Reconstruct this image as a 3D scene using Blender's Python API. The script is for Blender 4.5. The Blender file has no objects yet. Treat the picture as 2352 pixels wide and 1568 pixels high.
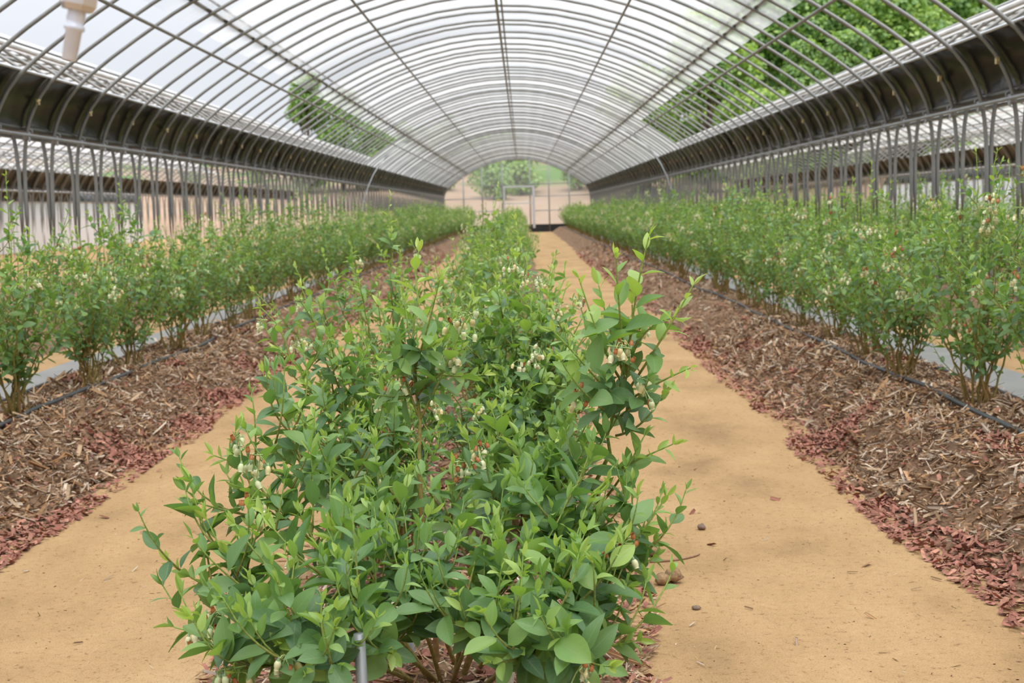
import bpy, math, random
import numpy as np
from mathutils import Matrix, Vector

# ------------------------------------------------------------------ camera
F = 3463.0                      # focal length in pixels of a 2352 px wide frame
W, H = 2352, 1568
CAM_H = 1.15
VPX, VPY, ROLL = 1200.0, 478.0, math.radians(1.4)
SC = bpy.context.scene
COL = SC.collection

def _camera_matrix():
    y = Vector(((VPX - W / 2) / F, (H / 2 - VPY) / F, -1)).normalized()     # tunnel axis seen by the camera
    u = Vector((-math.sin(ROLL), math.cos(ROLL), 0))
    z = (u - y * u.dot(y)).normalized()
    x = y.cross(z).normalized()
    r = Matrix((x, y, z))                    # rows: world axes in camera space -> camera to world
    m = r.to_4x4()
    m.translation = Vector((0, 0, CAM_H))
    return m
CAM_M = _camera_matrix()
cd = bpy.data.cameras.new('camera')
cam = bpy.data.objects.new('camera', cd)
COL.objects.link(cam)
cam.matrix_world = CAM_M
cd.sensor_width = 36.0
cd.lens = 36.0 * F / W
cd.dof.use_dof = True
cd.dof.focus_distance = 3.35
cd.dof.aperture_fstop = 9.0
cd.clip_end = 600
SC.camera = cam

def at(px, py, y):
    """World point seen at photograph pixel (px, py) at distance y along the tunnel."""
    d = CAM_M.to_3x3() @ Vector(((px - W / 2) / F, (H / 2 - py) / F, -1))
    t = y / d.y
    return np.array((d.x * t, y, CAM_H + d.z * t))

# ------------------------------------------------------------------ light
SC.view_settings.view_transform = 'Standard'
SC.view_settings.look = 'None'
SC.view_settings.gamma = 1.0
SC.view_settings.exposure = 0.0
SC.view_settings.use_curve_mapping = False
SC.cycles.transparent_max_bounces = 32
SC.cycles.max_bounces = 10
SC.cycles.diffuse_bounces = 4

world = bpy.data.worlds.new('overcast sky')
SC.world = world
world.use_nodes = True
wn, wl = world.node_tree.nodes, world.node_tree.links
wn.clear()
wo = wn.new('ShaderNodeOutputWorld')
wb = wn.new('ShaderNodeBackground')
tc = wn.new('ShaderNodeTexCoord')
sx = wn.new('ShaderNodeSeparateXYZ')
rp = wn.new('ShaderNodeValToRGB')            # overcast sky: the zenith is about twice as bright as the horizon
rp.color_ramp.elements[0].position = 0.0
rp.color_ramp.elements[0].color = (0.72, 0.75, 0.80, 1)
rp.color_ramp.elements[1].position = 1.0
rp.color_ramp.elements[1].color = (1.0, 1.0, 1.0, 1)
e = rp.color_ramp.elements.new(0.25)
e.color = (0.79, 0.83, 0.90, 1)
wl.new(tc.outputs['Generated'], sx.inputs[0])
wl.new(sx.outputs['Z'], rp.inputs[0])
mr = wn.new('ShaderNodeMapRange')
mr.inputs['From Min'].default_value = 0.1
mr.inputs['From Max'].default_value = 1.0
mr.inputs['To Min'].default_value = 1.10
mr.inputs['To Max'].default_value = 3.0
wl.new(sx.outputs['Z'], mr.inputs['Value'])
wl.new(rp.outputs[0], wb.inputs['Color'])
wl.new(mr.outputs[0], wb.inputs['Strength'])
wl.new(wb.outputs[0], wo.inputs[0])

sd = bpy.data.lights.new('veiled sun', 'SUN')
sd.energy = 1.6
sd.angle = math.radians(35)
sd.color = (1.0, 0.96, 0.90)
sun = bpy.data.objects.new('veiled_sun', sd)
sun.rotation_euler = (math.radians(28), math.radians(14), 0)
COL.objects.link(sun)

# ------------------------------------------------------------------ tools
RNG = np.random.default_rng(11)

def mk_mesh(name, V, Fs, smooth=True, col=None, uv=None):
    """Fs: list of (n,3)/(n,4) int arrays.  col: per vertex colour.  uv: per vertex uv."""
    V = np.asarray(V, dtype=np.float32).reshape(-1, 3)
    if not isinstance(Fs, (list, tuple)):
        Fs = [Fs]
    Fs = [np.asarray(f, dtype=np.int32) for f in Fs if len(f)]
    me = bpy.data.meshes.new(name)
    me.vertices.add(len(V))
    me.vertices.foreach_set('co', V.ravel())
    loops = np.concatenate([f.ravel() for f in Fs])
    sizes = np.concatenate([np.full(len(f), f.shape[1], dtype=np.int32) for f in Fs])
    starts = np.concatenate([[0], np.cumsum(sizes)[:-1]]).astype(np.int32)
    me.loops.add(len(loops))
    me.loops.foreach_set('vertex_index', loops)
    me.polygons.add(len(sizes))
    me.polygons.foreach_set('loop_start', starts)
    me.polygons.foreach_set('use_smooth', np.full(len(sizes), smooth, dtype=bool))
    me.update(calc_edges=True)
    if col is not None:
        a = me.attributes.new('tint', 'FLOAT_COLOR', 'POINT')
        c = np.ones((len(V), 4), dtype=np.float32)
        c[:, :3] = np.asarray(col)[:, :3]
        a.data.foreach_set('color', c.ravel())
    if uv is not None:
        l = me.uv_layers.new(name='UVMap')
        l.data.foreach_set('uv', np.asarray(uv, dtype=np.float32)[loops].ravel())
    return me

def link(name, me, mat=None, parent=None, loc=None):
    if mat is not None and me is not None and not me.materials:
        me.materials.append(mat)
    o = bpy.data.objects.new(name, me)
    COL.objects.link(o)
    if parent is not None:
        o.parent = parent
    if loc is not None:
        o.location = loc
    return o

def tag(o, label=None, cat=None, group=None, kind=None):
    if label: o['label'] = label
    if cat: o['category'] = cat
    if group: o['group'] = group
    if kind: o['kind'] = kind
    return o

class Geo:
    """Collects geometry that becomes one mesh."""
    def __init__(s):
        s.V, s.F, s.C, s.n = [], [], [], 0
    def add(s, V, Fs, c=(1, 1, 1)):
        V = np.asarray(V, float).reshape(-1, 3)
        if not isinstance(Fs, (list, tuple)):
            Fs = [Fs]
        for f in Fs:
            s.F.append(np.asarray(f, np.int64) + s.n)
        s.V.append(V)
        c = np.asarray(c, float)
        s.C.append(np.broadcast_to(c, (len(V), 3)) if c.ndim == 1 else c)
        s.n += len(V)
    def tube(s, P, R, sides=6, c=(1, 1, 1), cap=True, flat=None):
        P = np.asarray(P, float)
        n = len(P)
        R = np.broadcast_to(np.asarray(R, float), (n,))
        T = np.gradient(P, axis=0)
        T /= np.linalg.norm(T, axis=1, keepdims=True) + 1e-12
        ref = np.array((0, 0, 1.0)) if abs(T[:, 2]).mean() < .8 else np.array((1.0, 0, 0))
        A = np.cross(T, ref); A /= np.linalg.norm(A, axis=1, keepdims=True) + 1e-12
        B = np.cross(A, T)
        th = np.linspace(0, 2 * math.pi, sides, endpoint=False)
        ca, sa = np.cos(th), np.sin(th)
        if flat: sa = sa * flat
        V = P[:, None] + R[:, None, None] * (A[:, None] * ca[None, :, None] + B[:, None] * sa[None, :, None])
        i = np.arange(n - 1)[:, None] * sides; j = np.arange(sides)[None]; k = (j + 1) % sides
        q = np.stack([i + j, i + k, i + sides + k, i + sides + j], -1).reshape(-1, 4)
        Fs = [q]
        V = V.reshape(-1, 3)
        if cap:
            V = np.vstack([V, P[0], P[-1]])
            jj = np.arange(sides); kk = (jj + 1) % sides
            Fs.append(np.stack([kk, jj, np.full(sides, n * sides)], -1))
            o = (n - 1) * sides
            Fs.append(np.stack([o + jj, o + kk, np.full(sides, n * sides + 1)], -1))
        c = np.asarray(c, float)
        if c.ndim == 2:
            c = np.repeat(c, sides, 0)
            if cap: c = np.vstack([c, c[0], c[-1]])
        s.add(V, Fs, c)
    def box(s, lo, hi, c=(1, 1, 1)):
        (a, b, d), (x, y, z) = lo, hi
        V = [(a, b, d), (x, b, d), (x, y, d), (a, y, d), (a, b, z), (x, b, z), (x, y, z), (a, y, z)]
        s.add(V, np.array([(0, 3, 2, 1), (4, 5, 6, 7), (0, 1, 5, 4), (1, 2, 6, 5), (2, 3, 7, 6), (3, 0, 4, 7)]), c)
    def mesh(s, name, smooth=True):
        tri = [f for f in s.F if f.shape[1] == 3]; quad = [f for f in s.F if f.shape[1] == 4]
        Fs = ([np.concatenate(tri)] if tri else []) + ([np.concatenate(quad)] if quad else [])
        return mk_mesh(name, np.concatenate(s.V), Fs, smooth, np.concatenate(s.C))

def bez(p0, p1, p2, n):
    t = np.linspace(0, 1, n)[:, None]
    return (1 - t) ** 2 * p0 + 2 * t * (1 - t) * p1 + t * t * p2

def unit(v):
    return v / (np.linalg.norm(v) + 1e-12)

# ------------------------------------------------------------------ materials
def new_mat(name):
    m = bpy.data.materials.new(name)
    m.use_nodes = True
    m.node_tree.nodes.clear()
    return m, m.node_tree.nodes, m.node_tree.links

def out(n, l, s):
    o = n.new('ShaderNodeOutputMaterial')
    l.new(s, o.inputs['Surface'])

def ramp(n, pts):
    r = n.new('ShaderNodeValToRGB')
    el = r.color_ramp.elements
    while len(el) < len(pts):
        el.new(0.5)
    for e, (p, c) in zip(el, pts):
        e.position = p
        e.color = (*c, 1)
    return r

def simple(name, color, rough=0.5, metal=0.0, noise=0.0, scale=20.0, spec=0.5, tint=False, bump=0.0):
    m, n, l = new_mat(name)
    b = n.new('ShaderNodeBsdfPrincipled')
    b.inputs['Roughness'].default_value = rough
    b.inputs['Metallic'].default_value = metal
    b.inputs['Specular IOR Level'].default_value = spec
    b.inputs['Base Color'].default_value = (*color, 1)
    src = None
    if tint:
        a = n.new('ShaderNodeAttribute'); a.attribute_name = 'tint'
        src = a.outputs['Color']
    if noise or bump:
        t = n.new('ShaderNodeTexCoord')
        x = n.new('ShaderNodeTexNoise'); x.inputs['Scale'].default_value = scale; x.inputs['Detail'].default_value = 6
        l.new(t.outputs['Object'], x.inputs['Vector'])
        if noise:
            lo, hi = 1 - noise, 1 + noise
            r = ramp(n, [(0.3, (lo, lo, lo)), (0.7, (hi, hi, hi))])
            l.new(x.outputs['Fac'], r.inputs[0])
            mx = n.new('ShaderNodeMix'); mx.data_type = 'RGBA'; mx.blend_type = 'MULTIPLY'; mx.inputs[0].default_value = 1
            mx.inputs['A'].default_value = (*color, 1)
            if src: l.new(src, mx.inputs['A'])
            l.new(r.outputs[0], mx.inputs['B'])
            src = mx.outputs['Result']
        if bump:
            bp = n.new('ShaderNodeBump'); bp.inputs['Strength'].default_value = bump; bp.inputs['Distance'].default_value = 0.01
            l.new(x.outputs['Fac'], bp.inputs['Height']); l.new(bp.outputs[0], b.inputs['Normal'])
    if src: l.new(src, b.inputs['Base Color'])
    out(n, l, b.outputs[0])
    return m

def film_mat(name, haze, color=(0.91, 0.925, 0.94), scatter=(0.85, 0.87, 0.89), streak=0.10):
    """Polythene: mostly see-through, partly a translucent white scatterer, a weak sheen."""
    m, n, l = new_mat(name)
    t = n.new('ShaderNodeBsdfTransparent'); t.inputs[0].default_value = (*color, 1)
    tr = n.new('ShaderNodeBsdfTranslucent'); tr.inputs[0].default_value = (*scatter, 1)
    df = n.new('ShaderNodeBsdfDiffuse'); df.inputs[0].default_value = (*scatter, 1)
    gl = n.new('ShaderNodeBsdfGlossy'); gl.inputs['Roughness'].default_value = 0.25; gl.inputs[0].default_value = (1, 1, 1, 1)
    td = n.new('ShaderNodeMixShader'); td.inputs[0].default_value = 0.4
    l.new(tr.outputs[0], td.inputs[1]); l.new(df.outputs[0], td.inputs[2])
    co = n.new('ShaderNodeTexCoord')
    mp = n.new('ShaderNodeMapping'); mp.inputs['Scale'].default_value = (0.12, 0.55, 0.12)
    x = n.new('ShaderNodeTexNoise'); x.inputs['Scale'].default_value = 1.3; x.inputs['Detail'].default_value = 5
    l.new(co.outputs['Object'], mp.inputs[0]); l.new(mp.outputs[0], x.inputs['Vector'])
    mr = n.new('ShaderNodeMapRange'); mr.inputs['From Min'].default_value = 0.3; mr.inputs['From Max'].default_value = 0.7
    mr.inputs['To Min'].default_value = haze - streak; mr.inputs['To Max'].default_value = haze + streak
    l.new(x.outputs['Fac'], mr.inputs['Value'])
    ge = n.new('ShaderNodeNewGeometry')
    dt = n.new('ShaderNodeVectorMath'); dt.operation = 'DOT_PRODUCT'
    l.new(ge.outputs['Normal'], dt.inputs[0]); l.new(ge.outputs['Incoming'], dt.inputs[1])
    def mth(op, x, y):
        q = n.new('ShaderNodeMath'); q.operation = op
        for i_, v_ in enumerate((x, y)):
            if v_ is None: continue
            if isinstance(v_, (int, float)): q.inputs[i_].default_value = v_
            else: l.new(v_, q.inputs[i_])
        return q.outputs[0]
    cos_ = mth('MAXIMUM', mth('ABSOLUTE', dt.outputs['Value'], None), 0.05)
    hz_ = mth('SUBTRACT', 1.0, mth('POWER', mth('SUBTRACT', 1.0, mr.outputs[0]), mth('DIVIDE', 1.0, cos_)))
    a = n.new('ShaderNodeMixShader')
    l.new(hz_, a.inputs[0]); l.new(t.outputs[0], a.inputs[1]); l.new(td.outputs[0], a.inputs[2])
    fr = n.new('ShaderNodeLayerWeight'); fr.inputs[0].default_value = 0.12
    sc = n.new('ShaderNodeMath'); sc.operation = 'MULTIPLY'; sc.inputs[1].default_value = 0.35
    l.new(fr.outputs['Fresnel'], sc.inputs[0])
    b = n.new('ShaderNodeMixShader')
    l.new(sc.outputs[0], b.inputs[0]); l.new(a.outputs[0], b.inputs[1]); l.new(gl.outputs[0], b.inputs[2])
    out(n, l, b.outputs[0])
    return m

def leaf_mat(name, per_object):
    """tint.r = youth 0..1, tint.g = random 0..1."""
    m, n, l = new_mat(name)
    if per_object:
        a = n.new('ShaderNodeObjectInfo')
    else:
        a = n.new('ShaderNodeAttribute'); a.attribute_name = 'tint'
    s = n.new('ShaderNodeSeparateColor'); l.new(a.outputs['Color'], s.inputs[0])
    top = ramp(n, [(0.0, (0.082, 0.165, 0.090)), (0.35, (0.148, 0.275, 0.095)), (0.65, (0.235, 0.390, 0.100)), (1.0, (0.390, 0.520, 0.130))])
    und = ramp(n, [(0.0, (0.155, 0.260, 0.145)), (0.35, (0.200, 0.330, 0.125)), (0.65, (0.265, 0.420, 0.110)), (1.0, (0.400, 0.530, 0.140))])
    tra = ramp(n, [(0.0, (0.090, 0.200, 0.030)), (0.35, (0.160, 0.320, 0.035)), (0.65, (0.290, 0.480, 0.045)), (1.0, (0.480, 0.630, 0.080))])
    for r in (top, und, tra):
        l.new(s.outputs[0], r.inputs[0])
    geo = n.new('ShaderNodeNewGeometry')
    mx = n.new('ShaderNodeMix'); mx.data_type = 'RGBA'
    l.new(geo.outputs['Backfacing'], mx.inputs[0]); l.new(top.outputs[0], mx.inputs['A']); l.new(und.outputs[0], mx.inputs['B'])
    # bluish bloom on some leaves
    hs = n.new('ShaderNodeHueSaturation')
    v1 = n.new('ShaderNodeMapRange'); v1.inputs['To Min'].default_value = 0.88; v1.inputs['To Max'].default_value = 1.38
    l.new(s.outputs[1], v1.inputs['Value']); l.new(v1.outputs[0], hs.inputs['Value'])
    v2 = n.new('ShaderNodeMapRange'); v2.inputs['To Min'].default_value = 0.515; v2.inputs['To Max'].default_value = 0.488
    l.new(s.outputs[1], v2.inputs['Value']); l.new(v2.outputs[0], hs.inputs['Hue'])
    l.new(mx.outputs['Result'], hs.inputs['Color'])
    # veins
    uv = n.new('ShaderNodeUVMap'); sp = n.new('ShaderNodeSeparateXYZ'); l.new(uv.outputs[0], sp.inputs[0])
    def mth(op, a, b=None, v=None):
        q = n.new('ShaderNodeMath'); q.operation = op
        l.new(a, q.inputs[0])
        if b is not None: l.new(b, q.inputs[1])
        elif v is not None: q.inputs[1].default_value = v
        return q.outputs[0]
    au = mth('ABSOLUTE', mth('SUBTRACT', sp.outputs[0], v=0.5))
    mid = mth('LESS_THAN', au, v=0.022)
    ph = mth('FRACT', mth('MULTIPLY', mth('SUBTRACT', sp.outputs[1], mth('MULTIPLY', au, v=0.55)), v=7.0))
    lat = mth('MULTIPLY', mth('LESS_THAN', ph, v=0.11), v=0.45)
    vein = mth('MAXIMUM', mid, lat)
    vm = n.new('ShaderNodeMix'); vm.data_type = 'RGBA'
    vf = mth('MULTIPLY', vein, v=0.55)
    l.new(vf, vm.inputs[0]); l.new(hs.outputs[0], vm.inputs['A'])
    vm.inputs['B'].default_value = (0.30, 0.43, 0.17, 1)
    b = n.new('ShaderNodeBsdfPrincipled')
    b.inputs['Roughness'].default_value = 0.42
    b.inputs['Specular IOR Level'].default_value = 0.6
    l.new(vm.outputs['Result'], b.inputs['Base Color'])
    bp = n.new('ShaderNodeBump'); bp.inputs['Strength'].default_value = 0.5; bp.inputs['Distance'].default_value = 0.002; bp.invert = True
    hh = mth('PINGPONG', ph, v=0.5)
    l.new(mth('MAXIMUM', mid, mth('LESS_THAN', hh, v=0.16)), bp.inputs['Height'])
    l.new(bp.outputs[0], b.inputs['Normal'])
    t = n.new('ShaderNodeBsdfTranslucent'); l.new(tra.outputs[0], t.inputs[0])
    k = n.new('ShaderNodeMixShader'); k.inputs[0].default_value = 0.42
    l.new(b.outputs[0], k.inputs[1]); l.new(t.outputs[0], k.inputs[2])
    out(n, l, k.outputs[0])
    return m

def chip_mat(name, per_object):
    m, n, l = new_mat(name)
    if per_object: a = n.new('ShaderNodeObjectInfo')
    else:
        a = n.new('ShaderNodeAttribute'); a.attribute_name = 'tint'
    co = n.new('ShaderNodeTexCoord')
    x = n.new('ShaderNodeTexNoise'); x.inputs['Scale'].default_value = 90; x.inputs['Detail'].default_value = 4
    l.new(co.outputs['Object'], x.inputs['Vector'])
    r = ramp(n, [(0.3, (0.7, 0.7, 0.7)), (0.7, (1.2, 1.2, 1.2))]); l.new(x.outputs['Fac'], r.inputs[0])
    mx = n.new('ShaderNodeMix'); mx.data_type = 'RGBA'; mx.blend_type = 'MULTIPLY'; mx.inputs[0].default_value = 1
    l.new(a.outputs['Color'], mx.inputs['A']); l.new(r.outputs[0], mx.inputs['B'])
    b = n.new('ShaderNodeBsdfPrincipled'); b.inputs['Roughness'].default_value = 0.85
    b.inputs['Specular IOR Level'].default_value = 0.25
    l.new(mx.outputs['Result'], b.inputs['Base Color'])
    out(n, l, b.outputs[0])
    return m

def soil_mat(name, pts, scale, bump=0.5, grass=None, dist=0.02):
    m, n, l = new_mat(name)
    co = n.new('ShaderNodeTexCoord')
    big = n.new('ShaderNodeTexNoise'); big.inputs['Scale'].default_value = scale; big.inputs['Detail'].default_value = 8; big.inputs['Roughness'].default_value = 0.62
    mp = n.new('ShaderNodeMapping'); mp.inputs['Scale'].default_value = (1, 0.55, 1)
    l.new(co.outputs['Object'], mp.inputs[0]); l.new(mp.outputs[0], big.inputs['Vector'])
    r = ramp(n, pts); l.new(big.outputs['Fac'], r.inputs[0])
    fine = n.new('ShaderNodeTexNoise'); fine.inputs['Scale'].default_value = 220; fine.inputs['Detail'].default_value = 4
    l.new(co.outputs['Object'], fine.inputs['Vector'])
    fr = ramp(n, [(0.30, (0.70, 0.66, 0.62)), (0.45, (1, 1, 1)), (0.72, (1.14, 1.14, 1.14))]); l.new(fine.outputs['Fac'], fr.inputs[0])
    mx = n.new('ShaderNodeMix'); mx.data_type = 'RGBA'; mx.blend_type = 'MULTIPLY'; mx.inputs[0].default_value = 1
    l.new(r.outputs[0], mx.inputs['A']); l.new(fr.outputs[0], mx.inputs['B'])
    src = mx.outputs['Result']
    if name == 'sandy soil':
        sp_ = n.new('ShaderNodeTexNoise'); sp_.inputs['Scale'].default_value = 38; sp_.inputs['Detail'].default_value = 5; sp_.inputs['Roughness'].default_value = .75
        l.new(co.outputs['Object'], sp_.inputs['Vector'])
        sr = ramp(n, [(0.33, (0.52, 0.45, 0.40)), (0.42, (0.93, 0.92, 0.90)), (0.62, (1.0, 1.0, 1.0)), (0.72, (1.14, 1.15, 1.16))]); l.new(sp_.outputs['Fac'], sr.inputs[0])
        m3 = n.new('ShaderNodeMix'); m3.data_type = 'RGBA'; m3.blend_type = 'MULTIPLY'; m3.inputs[0].default_value = 1
        l.new(src, m3.inputs['A']); l.new(sr.outputs[0], m3.inputs['B']); src = m3.outputs['Result']
    if grass:
        g = n.new('ShaderNodeTexNoise'); g.inputs['Scale'].default_value = grass; g.inputs['Detail'].default_value = 6
        l.new(co.outputs['Object'], g.inputs['Vector'])
        gr = ramp(n, [(0.46, (0, 0, 0)), (0.56, (1, 1, 1))])
        l.new(g.outputs['Fac'], gr.inputs[0])
        sz = n.new('ShaderNodeSeparateXYZ'); l.new(co.outputs['Object'], sz.inputs[0])
        hz = n.new('ShaderNodeMapRange'); hz.inputs['From Min'].default_value = 2.2; hz.inputs['From Max'].default_value = 3.0
        l.new(sz.outputs['Z'], hz.inputs['Value'])
        ml = n.new('ShaderNodeMath'); ml.operation = 'MULTIPLY'; l.new(gr.outputs[0], ml.inputs[0]); l.new(hz.outputs[0], ml.inputs[1])
        m2 = n.new('ShaderNodeMix'); m2.data_type = 'RGBA'
        l.new(ml.outputs[0], m2.inputs[0]); l.new(src, m2.inputs['A']); m2.inputs['B'].default_value = (0.10, 0.20, 0.045, 1)
        src = m2.outputs['Result']
    b = n.new('ShaderNodeBsdfPrincipled'); b.inputs['Roughness'].default_value = 0.95; b.inputs['Specular IOR Level'].default_value = 0.15
    l.new(src, b.inputs['Base Color'])
    ad = n.new('ShaderNodeMath'); ad.operation = 'ADD'; l.new(big.outputs['Fac'], ad.inputs[0])
    f2 = n.new('ShaderNodeMath'); f2.operation = 'MULTIPLY'; f2.inputs[1].default_value = 0.25; l.new(fine.outputs['Fac'], f2.inputs[0]); l.new(f2.outputs[0], ad.inputs[1])
    bp = n.new('ShaderNodeBump'); bp.inputs['Strength'].default_value = bump; bp.inputs['Distance'].default_value = dist
    l.new(ad.outputs[0], bp.inputs['Height']); l.new(bp.outputs[0], b.inputs['Normal'])
    out(n, l, b.outputs[0])
    return m

M = {}
M['steel'] = simple('galvanised steel', (0.24, 0.242, 0.232), 0.5, 0.4, 0.18, 6)
M['steel_pale'] = simple('pale galvanised steel', (0.30, 0.31, 0.32), 0.5, 0.4, 0.12, 8)
M['batten'] = simple('dark film batten', (0.12, 0.12, 0.125), 0.5, 0.4, 0.2, 5)
M['channel'] = simple('channel painted highlight', (0.75, 0.80, 0.88), 0.35, 0.3)  # white-blue colour paints in the highlight on the curtain's upper edge
M['black'] = simple('black polythene', (0.014, 0.014, 0.011), 0.22, 0, 0.3, 3, spec=0.2)
M['roll'] = simple('black rolled polythene', (0.035, 0.034, 0.028), 0.3, 0, 0.3, 3)
M['film'] = film_mat('roof polythene', 0.09, streak=0.085)
M['film_side'] = film_mat('side polythene', 0.12, streak=0.05)
M['film_end'] = film_mat('end wall polythene', 0.17, streak=0.05)
M['film_white'] = film_mat('white side polythene', 0.80, scatter=(0.74, 0.80, 0.88), streak=0.08)
M['film_roll'] = simple('rolled milky polythene', (0.78, 0.77, 0.74), 0.5, 0, 0.15, 4)
M['clip'] = simple('brass clip', (0.52, 0.42, 0.20), 0.4, 0.5)
M['leaf'] = leaf_mat('leaf', False)
M['leaf_one'] = leaf_mat('single leaf', True)
M['bark'] = simple('bark and green shoots', (0.4, 0.3, 0.15), 0.75, 0, 0.3, 120, spec=0.25, tint=True)
M['flower'] = simple('cream petals', (0.80, 0.77, 0.55), 0.5, 0, 0, tint=True)
M['chip'] = chip_mat('wood chips', False)
M['chip_one'] = chip_mat('single wood chip', True)
M['mulch'] = soil_mat('mulch bed', [(0.30, (0.085, 0.052, 0.032)), (0.50, (0.22, 0.135, 0.082)), (0.70, (0.35, 0.22, 0.135))], 14, 1.0)
M['sand'] = soil_mat('sandy soil', [(0.30, (0.27, 0.170, 0.085)), (0.46, (0.39, 0.250, 0.122)), (0.62, (0.45, 0.295, 0.150)), (0.75, (0.49, 0.335, 0.190))], 1.8, 0.5, dist=0.03)
M['hill'] = soil_mat('bank soil', [(0.30, (0.27, 0.19, 0.13)), (0.55, (0.35, 0.25, 0.18)), (0.75, (0.39, 0.30, 0.225))], 0.25, 0.3, grass=0.16)
M['mat'] = simple('grey ground cover', (0.20, 0.20, 0.185), 0.6, 0, 0.12, 4, bump=0.3)
M['hose'] = simple('black irrigation hose', (0.045, 0.050, 0.052), 0.5, 0, 0.2, 10)
M['brass'] = simple('nickel plated brass', (0.58, 0.62, 0.72), 0.3, 0.15, 0.12, 30)
M['nut'] = simple('brass nut', (0.55, 0.52, 0.50), 0.2, 0.5, 0.1, 30)
M['skirt'] = simple('black skirt sheet', (0.012, 0.013, 0.016), 0.4, 0, 0.2, 3)
M['door'] = simple('white door frame', (0.45, 0.45, 0.46), 0.5)
M['stone'] = simple('small stone', (0.2, 0.14, 0.10), 0.9, 0, 0.3, 60, bump=0.5)
M['clod'] = simple('dry soil clod', (0.30, 0.19, 0.10), 0.95, 0, 0.35, 70, bump=0.8)
M['treeleaf'] = leaf_mat('tree leaf', False)

# ------------------------------------------------------------------ ground
CX = -0.24                       # tunnel axis
SP = 0.69                        # hoop spacing
Y_FIRST = 11.46 - 28 * SP
N_HOOP = 117
Y_END = Y_FIRST + (N_HOOP - 1) * SP
PITCH = 7.094

fl = link('floor', mk_mesh('floor', [(-45, -15, 0), (45, -15, 0), (45, 82, 0), (-45, 82, 0)], np.array([(0, 1, 2, 3)])), M['sand'])
tag(fl, 'bare sandy tan soil between the mulch beds', kind='structure')

def vnoise(x, y, seed=0):
    """Cheap smooth value noise on arrays."""
    xi, yi = np.floor(x).astype(int), np.floor(y).astype(int)
    fx, fy = x - xi, y - yi
    fx, fy = fx * fx * (3 - 2 * fx), fy * fy * (3 - 2 * fy)
    def h(a, b):
        q = (a * 374761393 + b * 668265263 + seed * 2147483) & 0x7fffffff
        q = ((q ^ (q >> 13)) * 1274126177) & 0x7fffffff
        return ((q ^ (q >> 16)) & 0xffff) / 65535.0
    return (h(xi, yi) * (1 - fx) + h(xi + 1, yi) * fx) * (1 - fy) + (h(xi, yi + 1) * (1 - fx) + h(xi + 1, yi + 1) * fx) * fy

def inner_edge(y, side):
    return 1.60 + 0.10 * (vnoise(y * 0.9, y * 0 + side * 7.3, 3) - .5) + 0.06 * (vnoise(y * 3.1, y * 0 + side, 5) - .5)

def bed_height(r, y, side):
    """Height of a side mulch bed at distance r from the tunnel axis."""
    e0 = inner_edge(y, side)
    up = np.clip((r - e0) / 0.42, 0, 1)
    dn = np.clip((2.82 - r) / 0.42, 0, 1)
    h = 0.22 * (up * up * (3 - 2 * up)) * (dn * dn * (3 - 2 * dn))
    b = 0.05 * (vnoise(r * 5, y * 5, 9 + side) - .5) + 0.03 * (vnoise(r * 14, y * 14, 4 + side) - .5)
    return h + b * np.minimum(1, h * 12) - 0.004 * (h < 1e-4)

def mid_height(r, y):
    t = np.clip((0.56 + 0.08 * (vnoise(y * 2, y * 0 + 2, 8) - .5) - np.abs(r)) / 0.40, 0, 1)
    h = 0.12 * t * t * (3 - 2 * t)
    return h + 0.03 * (vnoise(r * 9, y * 9, 2) - .5) * np.minimum(1, h * 14)

def grid_mesh(name, xs, ys, zf):
    X, Y = np.meshgrid(xs, ys)
    Z = zf(X, Y)
    V = np.stack([X, Y, Z], -1).reshape(-1, 3)
    nx, ny = len(xs), len(ys)
    i = (np.arange(ny - 1)[:, None] * nx + np.arange(nx - 1)[None]).ravel()
    return mk_mesh(name, V, np.stack([i, i + 1, i + nx + 1, i + nx], -1))

CHIP_COL = np.array([(0.33, 0.140, 0.100), (0.27, 0.115, 0.082), (0.41, 0.200, 0.140),          # red bark
                     (0.44, 0.255, 0.130), (0.36, 0.205, 0.100), (0.50, 0.355, 0.225),          # fresh wood
                     (0.24, 0.145, 0.080), (0.17, 0.100, 0.055), (0.36, 0.270, 0.200), (0.54, 0.440, 0.340)])
CT = np.array([(-.5, -1, 0), (.5, -.85, 0), (.6, 0, .12), (-.55, .1, .16), (.45, .9, -.04), (-.4, 1, 0)], float)
CHIP_V = np.vstack([CT * (0.5, 0.5, 0.5), CT * (0.5, 0.5, 0.5) - (0, 0, 0.35)])
CHIP_F4 = np.array([(0, 1, 2, 3), (3, 2, 4, 5), (1, 0, 6, 7), (2, 1, 7, 8), (4, 2, 8, 10), (5, 4, 10, 11), (3, 5, 11, 9), (0, 3, 9, 6)])

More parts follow.
